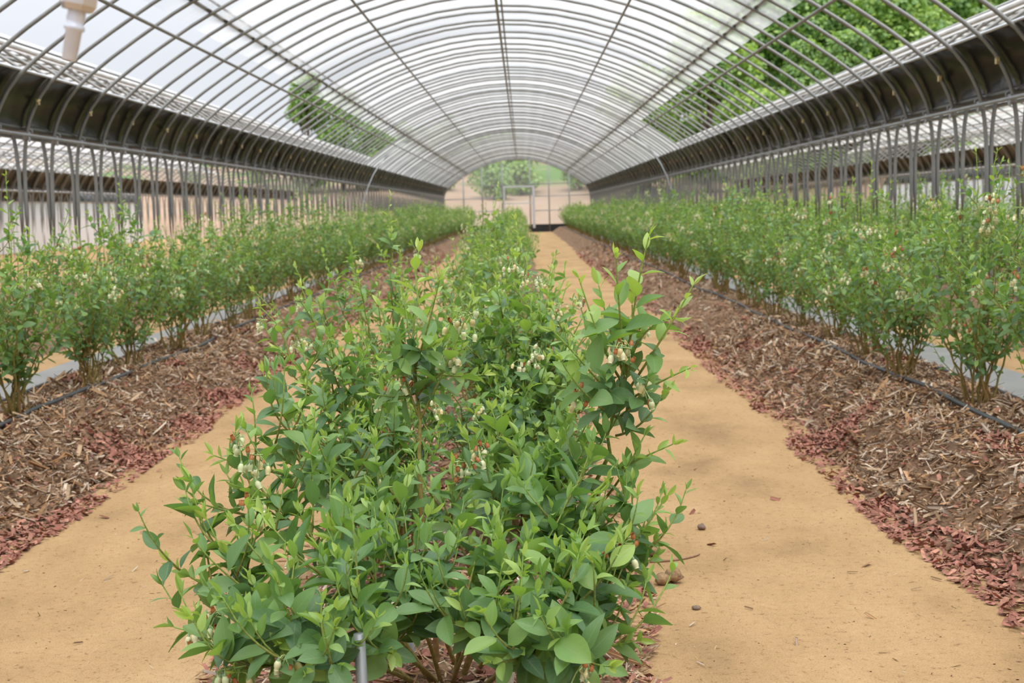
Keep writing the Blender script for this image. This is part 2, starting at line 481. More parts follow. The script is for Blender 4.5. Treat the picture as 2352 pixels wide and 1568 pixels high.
def chip_frames(n, x, y, z, red, rng, size=1.0):
    """Arrays of 4x3 frames (three scaled axes and a position) and colours for n chips."""
    long_ = np.where(red, rng.uniform(.018, .042, n), rng.gamma(1.8, .013, n) + .014) * size
    long_ = np.minimum(long_, .13)
    wide = np.where(red, long_ * rng.uniform(.45, .85, n), np.maximum(.004, long_ * rng.uniform(.10, .34, n)))
    thick = np.where(red, .006, wide * .5)
    az = rng.uniform(0, 2 * math.pi, n)
    tilt = rng.normal(0, .32, n); roll = rng.normal(0, .45, n)
    L = np.stack([np.cos(az) * np.cos(tilt), np.sin(az) * np.cos(tilt), np.sin(tilt)], -1)
    S = np.stack([-np.sin(az), np.cos(az), np.zeros(n)], -1)
    N = np.cross(S, L)
    S2 = S * np.cos(roll)[:, None] + N * np.sin(roll)[:, None]
    N2 = -S * np.sin(roll)[:, None] + N * np.cos(roll)[:, None]
    k = np.where(red, rng.integers(0, 3, n), rng.integers(3, 10, n))
    c = CHIP_COL[k] * rng.uniform(.75, 1.25, (n, 1))
    lift = np.abs(np.sin(tilt)) * long_ * .35 + rng.uniform(0, .012, n)
    P = np.stack([x, y, z + lift], -1)
    return S2 * wide[:, None], L * long_[:, None], N2 * thick[:, None], P, c

def chips_joined(name, fr):
    S, L, N, P, c = fr
    CV, CF = CHIP_V[:6], CHIP_F4[:2]
    n, k = len(P), len(CV)
    V = P[:, None] + CV[None, :, :1] * S[:, None] + CV[None, :, 1:2] * L[:, None] + CV[None, :, 2:] * N[:, None]
    Fq = (CF[None] + (np.arange(n) * k)[:, None, None]).reshape(-1, 4)
    return mk_mesh(name, V.reshape(-1, 3), Fq, False, np.repeat(c, k, 0))

CHIP_ME = mk_mesh('wood_chip', CHIP_V, CHIP_F4, False)
CHIP_ME.materials.append(M['chip_one'])

def chip_objects(name, fr, idx, parent):
    S, L, N, P, c = fr
    for i in idx:
        o = bpy.data.objects.new(name, CHIP_ME)
        m = np.eye(4); m[:3, 0] = S[i]; m[:3, 1] = L[i]; m[:3, 2] = N[i]; m[:3, 3] = P[i]
        COL.objects.link(o)
        o.parent = parent
        o.matrix_basis = Matrix(m.tolist())
        o.color = (*c[i], 1)

def take(fr, msk):
    return tuple(a[msk] for a in fr)

def side_bed(side, name, label):
    rng = np.random.default_rng(20 + side)
    ys = np.concatenate([np.arange(2.5, 16, .05), np.arange(16, 40, .16), np.arange(40, Y_END, .5)])
    rs = np.arange(1.42, 2.92, .05)
    xs = CX + side * rs
    if side < 0: xs = xs[::-1]
    def zf(X, Y): return bed_height((X - CX) * side, Y, side)
    bed = link(name, grid_mesh(name, xs, ys, zf), M['mulch'])
    tag(bed, label, 'mulch bed')
    # loose chips, thinning out with distance
    n = 70000
    y = np.concatenate([3.6 + 8.5 * rng.random(n) ** 0.9, 12 + 26 * rng.random(16000) ** 1.5])
    r = np.concatenate([rng.uniform(1.46, 2.84, n), rng.uniform(1.5, 2.8, 16000)])
    e0 = inner_edge(y, side)
    toe = (vnoise(y * 1.7, y * 0 + 3, 17 + side) > .46) | (rng.random(len(y)) < .22)
    red = (r < e0 + .02 + .20 * vnoise(y * 1.3, y * 0, 31)) & toe & (rng.random(len(y)) < .88)
    red |= (rng.random(len(y)) < .05) | ((vnoise(r * 6, y * 2, 77) > .76) & (rng.random(len(y)) < .6))
    keep = (r > e0 + .02) | ((r > e0 - .10) & red & (rng.random(len(y)) < .75))
    y, r, red = y[keep], r[keep], red[keep]
    z = np.maximum(bed_height(r, y, side), 0)
    sz = 1 + np.clip((y - 9) / 20, 0, 1.2)
    fr = chip_frames(len(y), CX + side * r, y, z, red, rng, sz)
    area = np.linalg.norm(fr[1], axis=1) / fr[3][:, 1] + (r < 2.1) * .002
    big = np.argsort(-area)[:260]
    msk = np.ones(len(y), bool); msk[big] = False
    o = link('wood_chips', chips_joined('wood_chips', take(fr, msk)), M['chip'], bed)
    o['kind'] = 'stuff'
    chip_objects('wood_chip', fr, big, bed)
    return bed
side_bed(-1, 'mulch_bed', 'long raised bed of brown wood mulch under the bush row left of the path')
side_bed(1, 'mulch_bed', 'long raised bed of brown wood mulch under the bush row right of the path')

def centre_bed():
    rng = np.random.default_rng(41)
    ys = np.concatenate([np.arange(1.8, 9, .05), np.arange(9, Y_END, .4)])
    xs = CX + np.arange(-.66, .67, .045)
    bed = link('mulch_bed', grid_mesh('mulch_bed', xs, ys, lambda X, Y: mid_height(X - CX, Y) - .004 - .03 * np.clip(1 - mid_height(X - CX, Y) * 60, 0, 1)), M['mulch'])
    tag(bed, 'low central strip of wood mulch under the front blueberry bushes', 'mulch bed')
    n = 44000
    y = 2.2 + 17 * rng.random(n) ** 1.7; r = np.where(rng.random(n) < .97, rng.uniform(-.60, .60, n), np.clip(rng.normal(0, .5, n), -.85, .85))
    kp = (np.abs(r) < .50 + .12 * vnoise(y * 2.5, y * 0 + np.sign(r), 44)) | (rng.random(n) < .06)
    y, r = y[kp], r[kp]; n = len(y)
    red = rng.random(n) < .30
    fr = chip_frames(n, CX + r, y, np.maximum(mid_height(r, y), 0), red, rng)
    a = np.linalg.norm(fr[1], axis=1) / y + (np.abs(r) > .25) * (np.abs(r) < .6) * .01 * (r > 0)
    big = np.argsort(-a)[:160]
    msk = np.ones(n, bool); msk[big] = False
    o = link('wood_chips', chips_joined('wood_chips', take(fr, msk)), M['chip'], bed); o['kind'] = 'stuff'
    chip_objects('wood_chip', fr, big, bed)
centre_bed()

for side, w in ((-1, 'left'), (1, 'right')):
    ys = np.arange(1.5, Y_END, .3)
    rs = np.linspace(2.62, 3.40, 9)
    xs = CX + side * rs
    if side < 0: xs = xs[::-1]
    o = link('ground_cover_sheet', grid_mesh('ground_cover_sheet', xs, ys, lambda X, Y: 0.016 + 0.010 * vnoise(X * 3, Y * 2.1, 6)), M['mat'])
    tag(o, f'pale grey weed sheet on the ground along the {w} posts, behind the bush row', 'ground sheet')

def outer_bed(side, r, label, hw=.62):
    ys = np.arange(4.5, 70, .35)
    xs = CX + side * np.arange(r - hw - .08, r + hw + .09, .14)
    if side < 0: xs = xs[::-1]
    def zf(X, Y):
        t = np.clip((hw - np.abs((X - CX) * side - r)) / .45, 0, 1)
        return .20 * t * t * (3 - 2 * t) + .06 * (vnoise(X * 5, Y * 5, 3) - .5) * np.minimum(1, t * 4) - .02 * (t < .01)
    tag(link('mulch_bed', grid_mesh('mulch_bed', xs, ys, zf), M['mulch']), label, 'mulch bed')
for side, w in ((-1, 'left'), (1, 'right')):
    outer_bed(side, 7.094 - 2.24, f'brown mulch bed just beyond the {w} posts', .98)
    outer_bed(side, 7.094, f'brown mulch bed along the middle of the tunnel beyond the {w} posts')

def hose(side, r, label, lift=.012, rad=.011):
    g = Geo()
    y = np.concatenate([np.arange(2.6, 20, .12), np.arange(20, Y_END - 1, .5)])
    rr = r + .035 * (vnoise(y * .55, y * 0 + r, 12) - .5) * 2 + .012 * (vnoise(y * 2.2, y * 0 + r, 2) - .5)
    z = bed_height(rr, y, side) + rad + lift
    z = np.convolve(np.pad(z, 4, mode='edge'), np.ones(9) / 9, 'valid')
    g.tube(np.stack([CX + side * rr, y, z], -1), rad, 8)
    tag(link('drip_hose', g.mesh('drip_hose'), M['hose']), label, 'hose')
hose(-1, 2.10, 'black drip hose lying in front of the left bush row, beside the path')
hose(-1, 2.47, 'black drip hose lying behind the stems of the left bush row')
hose(1, 2.14, 'black drip hose lying in front of the right bush row, beside the path')
hose(1, 2.47, 'black drip hose lying behind the stems of the right bush row')

# ------------------------------------------------------------------ tunnels
PC = np.array([(3.53, -.05), (3.53, .6), (3.53, 1.2), (3.526, 1.55), (3.496, 1.82), (3.43, 2.0), (3.30, 2.19), (3.0, 2.43),
               (2.617, 2.685), (2.357, 2.84), (1.9, 3.075), (1.39, 3.28), (.7, 3.46), (0, 3.52)])

def catmull(P, sub):
    Q = np.vstack([2 * P[0] - P[1], P, 2 * P[-1] - P[-2]])
    o = []
    for i in range(1, len(Q) - 2):
        a, b, c, d = Q[i - 1:i + 3]
        for t in np.arange(sub) / sub:
            o.append(.5 * (2 * b + (c - a) * t + (2 * a - 5 * b + 4 * c - d) * t ** 2 + (3 * b - a - 3 * c + d) * t ** 3))
    o.append(P[-1])
    return np.array(o)
PCm = PC.copy()
full = np.vstack([PCm, (PCm[:-1] * (-1, 1))[::-1]])
ARCH = catmull(full, 2)                       # from the right foot over the ridge to the left foot
HALF = catmull(np.vstack([PC, [(-.7, 3.46)]]), 6)
HALF = HALF[HALF[:, 0] > -1e-6]

def half_at_z(z0, z1, n, off=0.0):
    """n points of the half profile between two heights, pushed outward by off."""
    zz = np.linspace(z0, z1, n)
    x = np.interp(zz, HALF[:, 1], HALF[:, 0])
    d = np.gradient(np.stack([x, zz], -1), axis=0) if n > 1 else np.array([[0, 1.0]])
    d /= np.linalg.norm(d, axis=1, keepdims=True)
    return np.stack([x + d[:, 1] * off, zz - d[:, 0] * off], -1)

def x_at_z(z):
    return float(np.interp(z, HALF[:, 1], HALF[:, 0]))

def hoop_mesh(name, r=.0158, sides=8):
    g = Geo()
    g.tube(np.stack([ARCH[:, 0], ARCH[:, 0] * 0, ARCH[:, 1]], -1), r, sides)
    return g.mesh(name)
HOOP = hoop_mesh('hoop'); HOOP.materials.append(M['steel'])

def run(name, x, z, y0, y1, r, mat, parent, sides=8, flat=None, wob=0.0):
    g = Geo()
    y = np.arange(y0, y1 + .01, 1.5)
    w = wob * (vnoise(y * .3, y * 0 + x, 3) - .5)
    g.tube(np.stack([x + y * 0, y, z + w], -1), r, sides, flat=flat)
    return link(name, g.mesh(name), mat, parent)

def sheet(name, prof, y0, y1, step, mat, parent, amp=0.004, phase=Y_FIRST, bulge=0.0):
    """A film strip following profile points prof (k,2), slack between the hoops."""
    n = max(2, int(round((y1 - y0) / step)) + 1)
    ys = np.linspace(y0, y1, n)
    k = len(prof)
    d = np.gradient(prof, axis=0); d /= np.linalg.norm(d, axis=1, keepdims=True)
    nx, nz = d[:, 1], -d[:, 0]
    ph = ((ys - phase) / SP) % 1.0
    b = np.sin(ph * math.pi)[:, None] * bulge
    a = amp * (vnoise(np.arange(k)[None] * .7, ys[:, None] * 3.1, 21) - .5) * 2
    off = b + a
    V = np.stack([prof[None, :, 0] + nx[None] * off, np.repeat(ys[:, None], k, 1), prof[None, :, 1] + nz[None] * off], -1).reshape(-1, 3)
    i = (np.arange(n - 1)[:, None] * k + np.arange(k - 1)[None]).ravel()
    return link(name, mk_mesh(name, V, np.stack([i, i + 1, i + k + 1, i + k], -1)), mat, parent)

def curtain_mesh(side, y0, y1):
    """Black sheet hung outside the hoops, pulled in at every hoop and bellied between."""
    prof = half_at_z(1.83, 2.205, 9, .022)
    step = SP / 10
    n = int(round((y1 - y0) / step)) + 1
    ys = y0 + np.arange(n) * step
    k = len(prof)
    d = np.gradient(prof, axis=0); d /= np.linalg.norm(d, axis=1, keepdims=True)
    ph = ((ys - Y_FIRST) / SP)
    cell = np.floor(ph).astype(int); u = ph - cell
    v = np.linspace(0, 1, k)
    s = vnoise(cell * 1.37, cell * 0 + side, 5)[:, None]
    sk = vnoise(cell * 2.11, cell * 0 + side, 15)[:, None]
    U = u[:, None] + (sk - .5) * .35 * (v[None] - .5)
    belly = (.045 + .05 * s) * np.sin(np.clip(U, 0, 1) * math.pi) ** .8 * (np.sin(v[None] * math.pi * .9 + .25)) ** .7
    fold = .018 * np.exp(-((U - .17 - .1 * v[None]) / .07) ** 2) - .012 * np.exp(-((U - .8 + .1 * v[None]) / .07) ** 2)
    off = belly + fold * (1 - v[None] * .4)
    V = np.stack([side * (prof[None, :, 0] + d[:, 1][None] * off), np.repeat(ys[:, None], k, 1), prof[None, :, 1] - d[:, 0][None] * off], -1).reshape(-1, 3)
    i = (np.arange(n - 1)[:, None] * k + np.arange(k - 1)[None]).ravel()
    q = np.stack([i, i + 1, i + k + 1, i + k], -1)
    return mk_mesh('curtain_sheet', V, q)

def roof_profile(x1=2.53, n=47, off=.02):
    xs = np.linspace(x1, -x1, n)
    c_ = np.polyfit(HALF[HALF[:, 0] < 2.7, 0] ** 2, HALF[HALF[:, 0] < 2.7, 1], 4)      # smooth crown
    z = np.polyval(c_, xs ** 2)
    return np.stack([xs, z + off], -1)

PURLINS = [('ridge_purlin', 0.0, 3.475, .017), ('roof_purlin', 1.39, 3.235, .014), ('roof_purlin', -1.39, 3.235, .014),
           ('edge_purlin', 2.617, 2.645, .015), ('edge_purlin', -2.617, 2.645, .015)]
BATTENS = [2.357, -2.357]

def frame_parts(root, y0, y1, clamps=True):
    for nm, x, z, r in PURLINS:
        run(nm, x, z, y0, y1, r, M['steel'], root)
    run('ridge_purlin', .055, 3.50, y0, y1, .012, M['steel'], root)
    for s in (1, -1):
        run('film_batten', s * 2.357, 2.87, y0, y1, .027, M['batten'], root, flat=.5)
        run('film_batten', s * 2.300, 2.93, y0, y1, .012, M['batten'], root)
        run('side_rail', s * (x_at_z(1.79) - .035), 1.79, y0, y1, .014, M['steel_pale'], root)

def clamp_mesh():
    g = Geo()
    g.box((-.022, -.03, -.028), (.022, .03, .028), (1, 1, 1))
    g.tube([(-.03, .035, -.02), (-.03, .035, .04), (.02, .035, .06)], .007, 6)
    g.tube([(-.03, -.035, -.05), (-.02, -.035, .02)], .008, 6)
    return g.mesh('rail_clamp', False)
CLAMP = clamp_mesh(); CLAMP.materials.append(M['steel_pale'])
g = Geo(); g.box((-.012, -.02, -.022), (.010, .02, .022)); g.tube([(0, -.03, .0), (.016, 0, .012), (0, .03, 0)], .006, 6)
CLIP = g.mesh('curtain_clip', False); CLIP.materials.append(M['clip'])

# ---- the tunnel over the camera
frame = link('tunnel_frame', None, loc=(CX, 0, 0))
tag(frame, 'galvanised steel hoop frame of the long tunnel arching over the middle bush row', 'greenhouse frame')
for i in range(N_HOOP):
    hj = .012 * math.sin(i * 2.7) + .010 * math.sin(i * 1.13)
    o = link('hoop', HOOP, None, frame, (0, Y_FIRST + i * SP + .02 * math.sin(i * 4.1), 0))
    o.scale = (1, 1, 1 + (hj - .016) / 3.5)
frame_parts(frame, Y_FIRST - .1, Y_END + .05)
for i in range(N_HOOP - 1):
    y = Y_FIRST + i * SP
    if y < 6: continue
    for s in (1, -1):
        o = link('rail_clamp', CLAMP, None, frame, (s * (x_at_z(1.79) - .012), y, 1.79))
        o.scale = (s, 1, 1)
# two diagonal braces near the far end
for s, yy in ((-1, 33.0), (1, 30.0)):
    g = Geo()
    p = bez(np.array((s * 3.38, yy, -.02)), np.array((s * 3.42, yy + .3, 2.3)), np.array((s * 2.30, yy + 2.4, 2.80)), 12)
    g.tube(p, .013, 6)
    link('diagonal_brace', g.mesh('diagonal_brace'), M['steel_pale'], frame)

roof = sheet('ceiling', roof_profile(), Y_FIRST - .1, Y_END, .115, M['film'], None, amp=.001, bulge=-.016)
roof.location = (CX, 0, 0)
tag(roof, 'clear polythene roof film stretched over the tunnel hoops', kind='structure')
for s, w in ((1, 'right'), (-1, 'left')):
    xs = np.linspace(2.53, x_at_z(2.2), 9)
    z = np.interp(xs, HALF[::-1, 0], HALF[::-1, 1])
    pr = np.stack([xs * s, z + .032], -1)
    o = sheet('side_film', pr, 34.0 if s < 0 else 29.0, Y_END - .1, .35, M['film_side'], None)
    o.location = (CX, 0, 0)
    tag(o, f'hazy polythene side film low on the far {w} of the tunnel roof', 'plastic film')

def hang_curtain(side, label):
    root = link('side_curtain', None, loc=(CX, 0, 0))
    tag(root, label, 'curtain')
    link('curtain_sheet', curtain_mesh(side, Y_FIRST, Y_END), M['black'], root)
    x = x_at_z(1.84) + .05
    run('curtain_roll', side * x, 1.850, Y_FIRST, Y_END, .030, M['roll'], root, 8, wob=.006)
    run('top_channel_highlight', side * (x_at_z(2.205) + .02), 2.222, Y_FIRST, Y_END, .016, M['channel'], root, 6, flat=.6)  # channel along the curtain top, edge highlight put into its colour
    for i in range(0, N_HOOP, 2):
        z = 2.04
        link('curtain_clip', CLIP, None, root, (side * (x_at_z(z) - .016), Y_FIRST + i * SP, z))
    return root
hang_curtain(-1, 'black polythene side curtain gathered under the left eave of the tunnel')
hang_curtain(1, 'black polythene side curtain gathered under the right eave of the tunnel')

# ---- end wall
wall = link('wall_back', None, loc=(CX, Y_END, 0))
tag(wall, 'polythene end wall closing the far end of the tunnel', kind='structure')
px = np.linspace(-3.5, 3.5, 41)
top = np.interp(np.abs(px), HALF[::-1, 0], HALF[::-1, 1])
V = np.concatenate([np.stack([px, px * 0 + .05, px * 0 + .34], -1), np.stack([px, px * 0 + .05, top], -1)])
i = np.arange(40)
link('end_film', mk_mesh('end_film', V, np.stack([i, i + 1, i + 42, i + 41], -1)), M['film_end'], wall)
g = Geo(); g.box((-3.52, .0, 0), (3.52, .07, .37)); link('skirt', g.mesh('skirt', False), M['skirt'], wall)
for x in (-2.55, -1.65, -.70, .62, 1.52, 2.48):
    g = Geo(); z = float(np.interp(abs(x), HALF[::-1, 0], HALF[::-1, 1]))
    g.tube([(x, -.03, 0), (x, -.03, z)], .030, 8); link('end_post', g.mesh('end_post'), M['steel'], wall)
for z, x0, x1, mt in ((1.64, -3.5, -.72, 'steel_pale'), (1.70, .72, 3.5, 'steel_pale'), (2.24, -1.6, -.70, 'steel'), (2.28, .62, 2.45, 'steel'), (1.02, -3.5, -.7, 'steel_pale'), (1.02, .75, 3.5, 'steel_pale')):
    g = Geo(); g.tube([(x0, -.05, z), (x1, -.05, z + .02)], .022, 8); link('end_rail', g.mesh('end_rail'), M[mt], wall)
door = link('door_frame', None, parent=wall)
g = Geo()
g.box((-.66, -.10, 2.14), (.84, -.05, 2.22)); g.box((.72, -.10, .2), (.84, -.05, 2.14)); g.box((-.66, -.10, .2), (-.58, -.05, 2.14)); g.box((-.58, -.09, 1.36), (.72, -.06, 1.41))
door = None
for o in list(wall.children):
    if o.type == 'EMPTY': bpy.data.objects.remove(o)
link('door_frame', g.mesh('door_frame', False), M['door'], wall)
g = Geo(); g.tube(np.stack([ARCH[:, 0] * .995, ARCH[:, 0] * 0 + .02, ARCH[:, 1] - .02], -1), .035, 8)
link('end_arch', g.mesh('end_arch'), M['steel'], wall)

# ---- neighbouring tunnels
def neighbour(k, y_last, label, detail=True, white_sides=False, roof_film=True):
    root = link('plastic_tunnel', None, loc=(CX + k * PITCH, 0, 0))
    tag(root, label, 'greenhouse')
    y0 = 5.25 + Y_FIRST - math.floor(Y_FIRST / SP) * SP - (5.25 % SP)
    y0 = Y_FIRST + math.ceil((4.5 - Y_FIRST) / SP) * SP
    n = int((y_last - y0) / SP) + 1
    y1 = y0 + (n - 1) * SP
    if detail:
        for i in range(n):
            link('hoop', HOOP, None, root, (0, y0 + i * SP, 0))
    else:
        A = ARCH[::2]
        g = Geo()
        for i in range(n):
            g.tube(np.stack([A[:, 0], A[:, 0] * 0 + y0 + i * SP, A[:, 1]], -1), .0145, 5)
        o = link('hoops', g.mesh('hoops'), M['steel'], root); o['kind'] = 'stuff'
    frame_parts(root, y0, y1)
    for s in (1, -1):
        link('curtain_sheet', curtain_mesh(s, y0, y1), M['black'], root)
        run('curtain_roll', s * (x_at_z(1.84) + .05), 1.850, y0, y1, .030, M['roll'], root, 8)
        run('rolled_film', s * 2.56, 2.80, y0, y1, .030, M['film_roll'], root, 8, wob=.03)
        if white_sides:
            pr = half_at_z(.02, 1.80, 6, .03) * (s, 1)
            sheet('side_film', pr, y0, y1, .7, M['film_white'], root)
            pr = np.stack([np.linspace(2.53, x_at_z(2.2), 7) * s, np.interp(np.linspace(2.53, x_at_z(2.2), 7), HALF[::-1, 0], HALF[::-1, 1]) + .012], -1)
            sheet('side_film', pr, y0, y1, .7, M['film_white'], root)
    if roof_film:
        sheet('roof_film', roof_profile(), y0, y1, .35, M['film'], root)
    return root
neighbour(-1, 73.0, 'plastic tunnel directly beside the left posts, its open sides under dark curtains')
neighbour(1, 73.0, 'plastic tunnel directly beside the right posts, with bush rows inside')
neighbour(-2, 60.0, 'shorter plastic tunnel, second to the left beyond the left posts', detail=False)
neighbour(2, 54.0, 'shorter plastic tunnel, second to the right beyond the right posts', detail=False)
neighbour(-3, 72.0, 'closed plastic tunnel with white side film, farthest left', detail=False, white_sides=True)
neighbour(3, 74.0, 'closed plastic tunnel with white side film, farthest right', detail=False, white_sides=True)

# ---- hanging sprinkler nozzle
def nozzle():
    top = at(196, -70, 1.55); tip = at(159, 136, 1.55); mid = at(178, 20, 1.55)
    ax = unit(tip - mid)
    root = link('sprinkler_nozzle', None, loc=tuple(top))
    tag(root, 'shiny metal sprinkler nozzle hanging from the roof close by, upper left', 'nozzle')
    side = unit(np.cross(ax, (0, 1, 0))); fwd = np.cross(side, ax)
    def lathe(name, prof, mat, sides=20):
        th = np.linspace(0, 2 * math.pi, sides, endpoint=False)
        V = np.array([(mid - top) + ax * a + (side * math.cos(t) + fwd * math.sin(t)) * r for a, r in prof for t in th])
        n = len(prof); i = np.arange(n - 1)[:, None] * sides; j = np.arange(sides)[None]; k = (j + 1) % sides
        q = np.stack([i + j, i + k, i + sides + k, i + sides + j], -1).reshape(-1, 4)
        return link(name, mk_mesh(name, V, q, sides > 8), mat, root)
    lathe('nozzle_tip', [(-.002, .0085), (.010, .0095), (.012, .0090), (.016, .0088), (.018, .0105), (.021, .0105), (.023, .0082), (.052, .0074), (.0525, .0070), (.053, .0056), (.045, .0050)], M['brass'])
    lathe('hex_nut', [(-.034, .0), (-.034, .018), (-.004, .019), (.002, .016), (.002, .0)], M['nut'], 6)
    lathe('drop_tube', [(-.030, .008), (-.09, .008)], M['hose'], 12)
    g = Geo()
    a = (mid - ax * .085) - top
    e_ = np.array((CX + .0 - top[0], 0, 3.46 - top[2]))
    e_[0] = (CX + .055) - top[0]
    g.tube(bez(a, a - ax * .9, e_, 14), .008, 10)
    link('supply_hose', g.mesh('supply_hose'), M['hose'], root)
nozzle()

# ------------------------------------------------------------------ plants
def leaf_template(cols, rows, droop, fold, twist=0.0, width=.27):
    v = np.linspace(0, 1, rows); u = np.linspace(-1, 1, cols)
    w = width * np.sin(np.pi * np.clip(v, 0, 1) ** .86) ** .80
    w[0] = .018; w[-1] = .004
    V, UV = [], []
    for a, ww in zip(v, w):
        for b in u:
            x = b * ww
            z = fold * abs(b) ** 1.3 * ww - droop * a * a + twist * x * a
            z += .012 * math.sin(a * 9 + b * 2) * abs(b)
            V.append((x, .06 + a * .94, z)); UV.append((b * .5 + .5, a))
    for a in (0,):
        V += [(-.012, 0, 0), (.012, 0, 0)]; UV += [(.5, 0), (.5, 0)]
    i = (np.arange(rows - 1)[:, None] * cols + np.arange(cols - 1)[None]).ravel()
    q = np.stack([i, i + 1, i + cols + 1, i + cols], -1)
    n = rows * cols
    q = np.vstack([q, [(n, n + 1, cols // 2 + 1 if cols > 2 else 1, cols // 2 - 1 if cols > 2 else 0)]])
    return np.array(V), q, np.array(UV)
VARS = [(.10, .25, .0, .245), (.22, .35, .15, .23), (-.06, .45, -.12, .26), (.30, .15, .1, .235), (.05, .7, 0, .215), (.16, .3, -.2, .28)]
T_HI = [leaf_template(5, 8, d, f, t, w) for d, f, t, w in VARS]
T_LO = [leaf_template(3, 5, d, f, t, w) for d, f, t, w in VARS]
LEAF_ME = []
for V, q, uv in T_HI:
    me = mk_mesh('leaf', V, q, True, None, uv); me.materials.append(M['leaf_one']); LEAF_ME.append(me)
LEAF_ME_LO = []
for V, q, uv in T_LO:
    me = mk_mesh('leaf', V, q, True, None, uv); me.materials.append(M['leaf_one']); LEAF_ME_LO.append(me)

def leaves_joined(name, L, temps, mat):
    """L: list of (matrix 3x3 columns, pos, youth, rnd, variant)."""
    if not L: return None
    Vs, Qs, Cs, Us, off = [], [], [], [], 0
    var = np.array([x[4] for x in L])
    for k, (V, q, uv) in enumerate(temps):
        ids = np.nonzero(var == k)[0]
        if not len(ids): continue
        Mx = np.stack([L[i][0] for i in ids]); P = np.stack([L[i][1] for i in ids])
        A = np.einsum('nij,vj->nvi', Mx, V) + P[:, None]
        m = len(V)
        Vs.append(A.reshape(-1, 3))
        Qs.append((q[None] + (np.arange(len(ids)) * m)[:, None, None]).reshape(-1, 4) + off)
        c = np.array([(L[i][2], L[i][3], 0) for i in ids])
        Cs.append(np.repeat(c, m, 0)); Us.append(np.tile(uv, (len(ids), 1)))
        off += len(ids) * m
    me = mk_mesh(name, np.concatenate(Vs), np.concatenate(Qs), True, np.concatenate(Cs), np.concatenate(Us))
    me.materials.append(mat)
    return me

def bell_mesh(lo=False):
    sides = 6 if lo else 10
    prof = [(0, .0), (.001, .0036), (.006, .0060), (.012, .0058), (.0155, .0040), (.0175, .0050)]
    th = np.linspace(0, 2 * math.pi, sides, endpoint=False)
    V = np.array([(r * math.cos(t), r * math.sin(t), -a) for a, r in prof for t in th])
    n = len(prof); i = np.arange(n - 1)[:, None] * sides; j = np.arange(sides)[None]; k = (j + 1) % sides
    return V, np.stack([i + j, i + sides + j, i + sides + k, i + k], -1).reshape(-1, 4)
BV, BQ = bell_mesh()
BELL = [mk_mesh('flower', BV, BQ, True, np.broadcast_to(c, (len(BV), 3))) for c in ((.62, .60, .36), (.58, .50, .24), (.52, .56, .31))]
BELL_DRY = mk_mesh('withered_flower', BV * (.75, .75, .8), BQ, True, np.broadcast_to((.36, .13, .04), (len(BV), 3)))
for b_ in BELL + [BELL_DRY]: b_.materials.append(M['flower'])
BVL, BQL = bell_mesh(True)

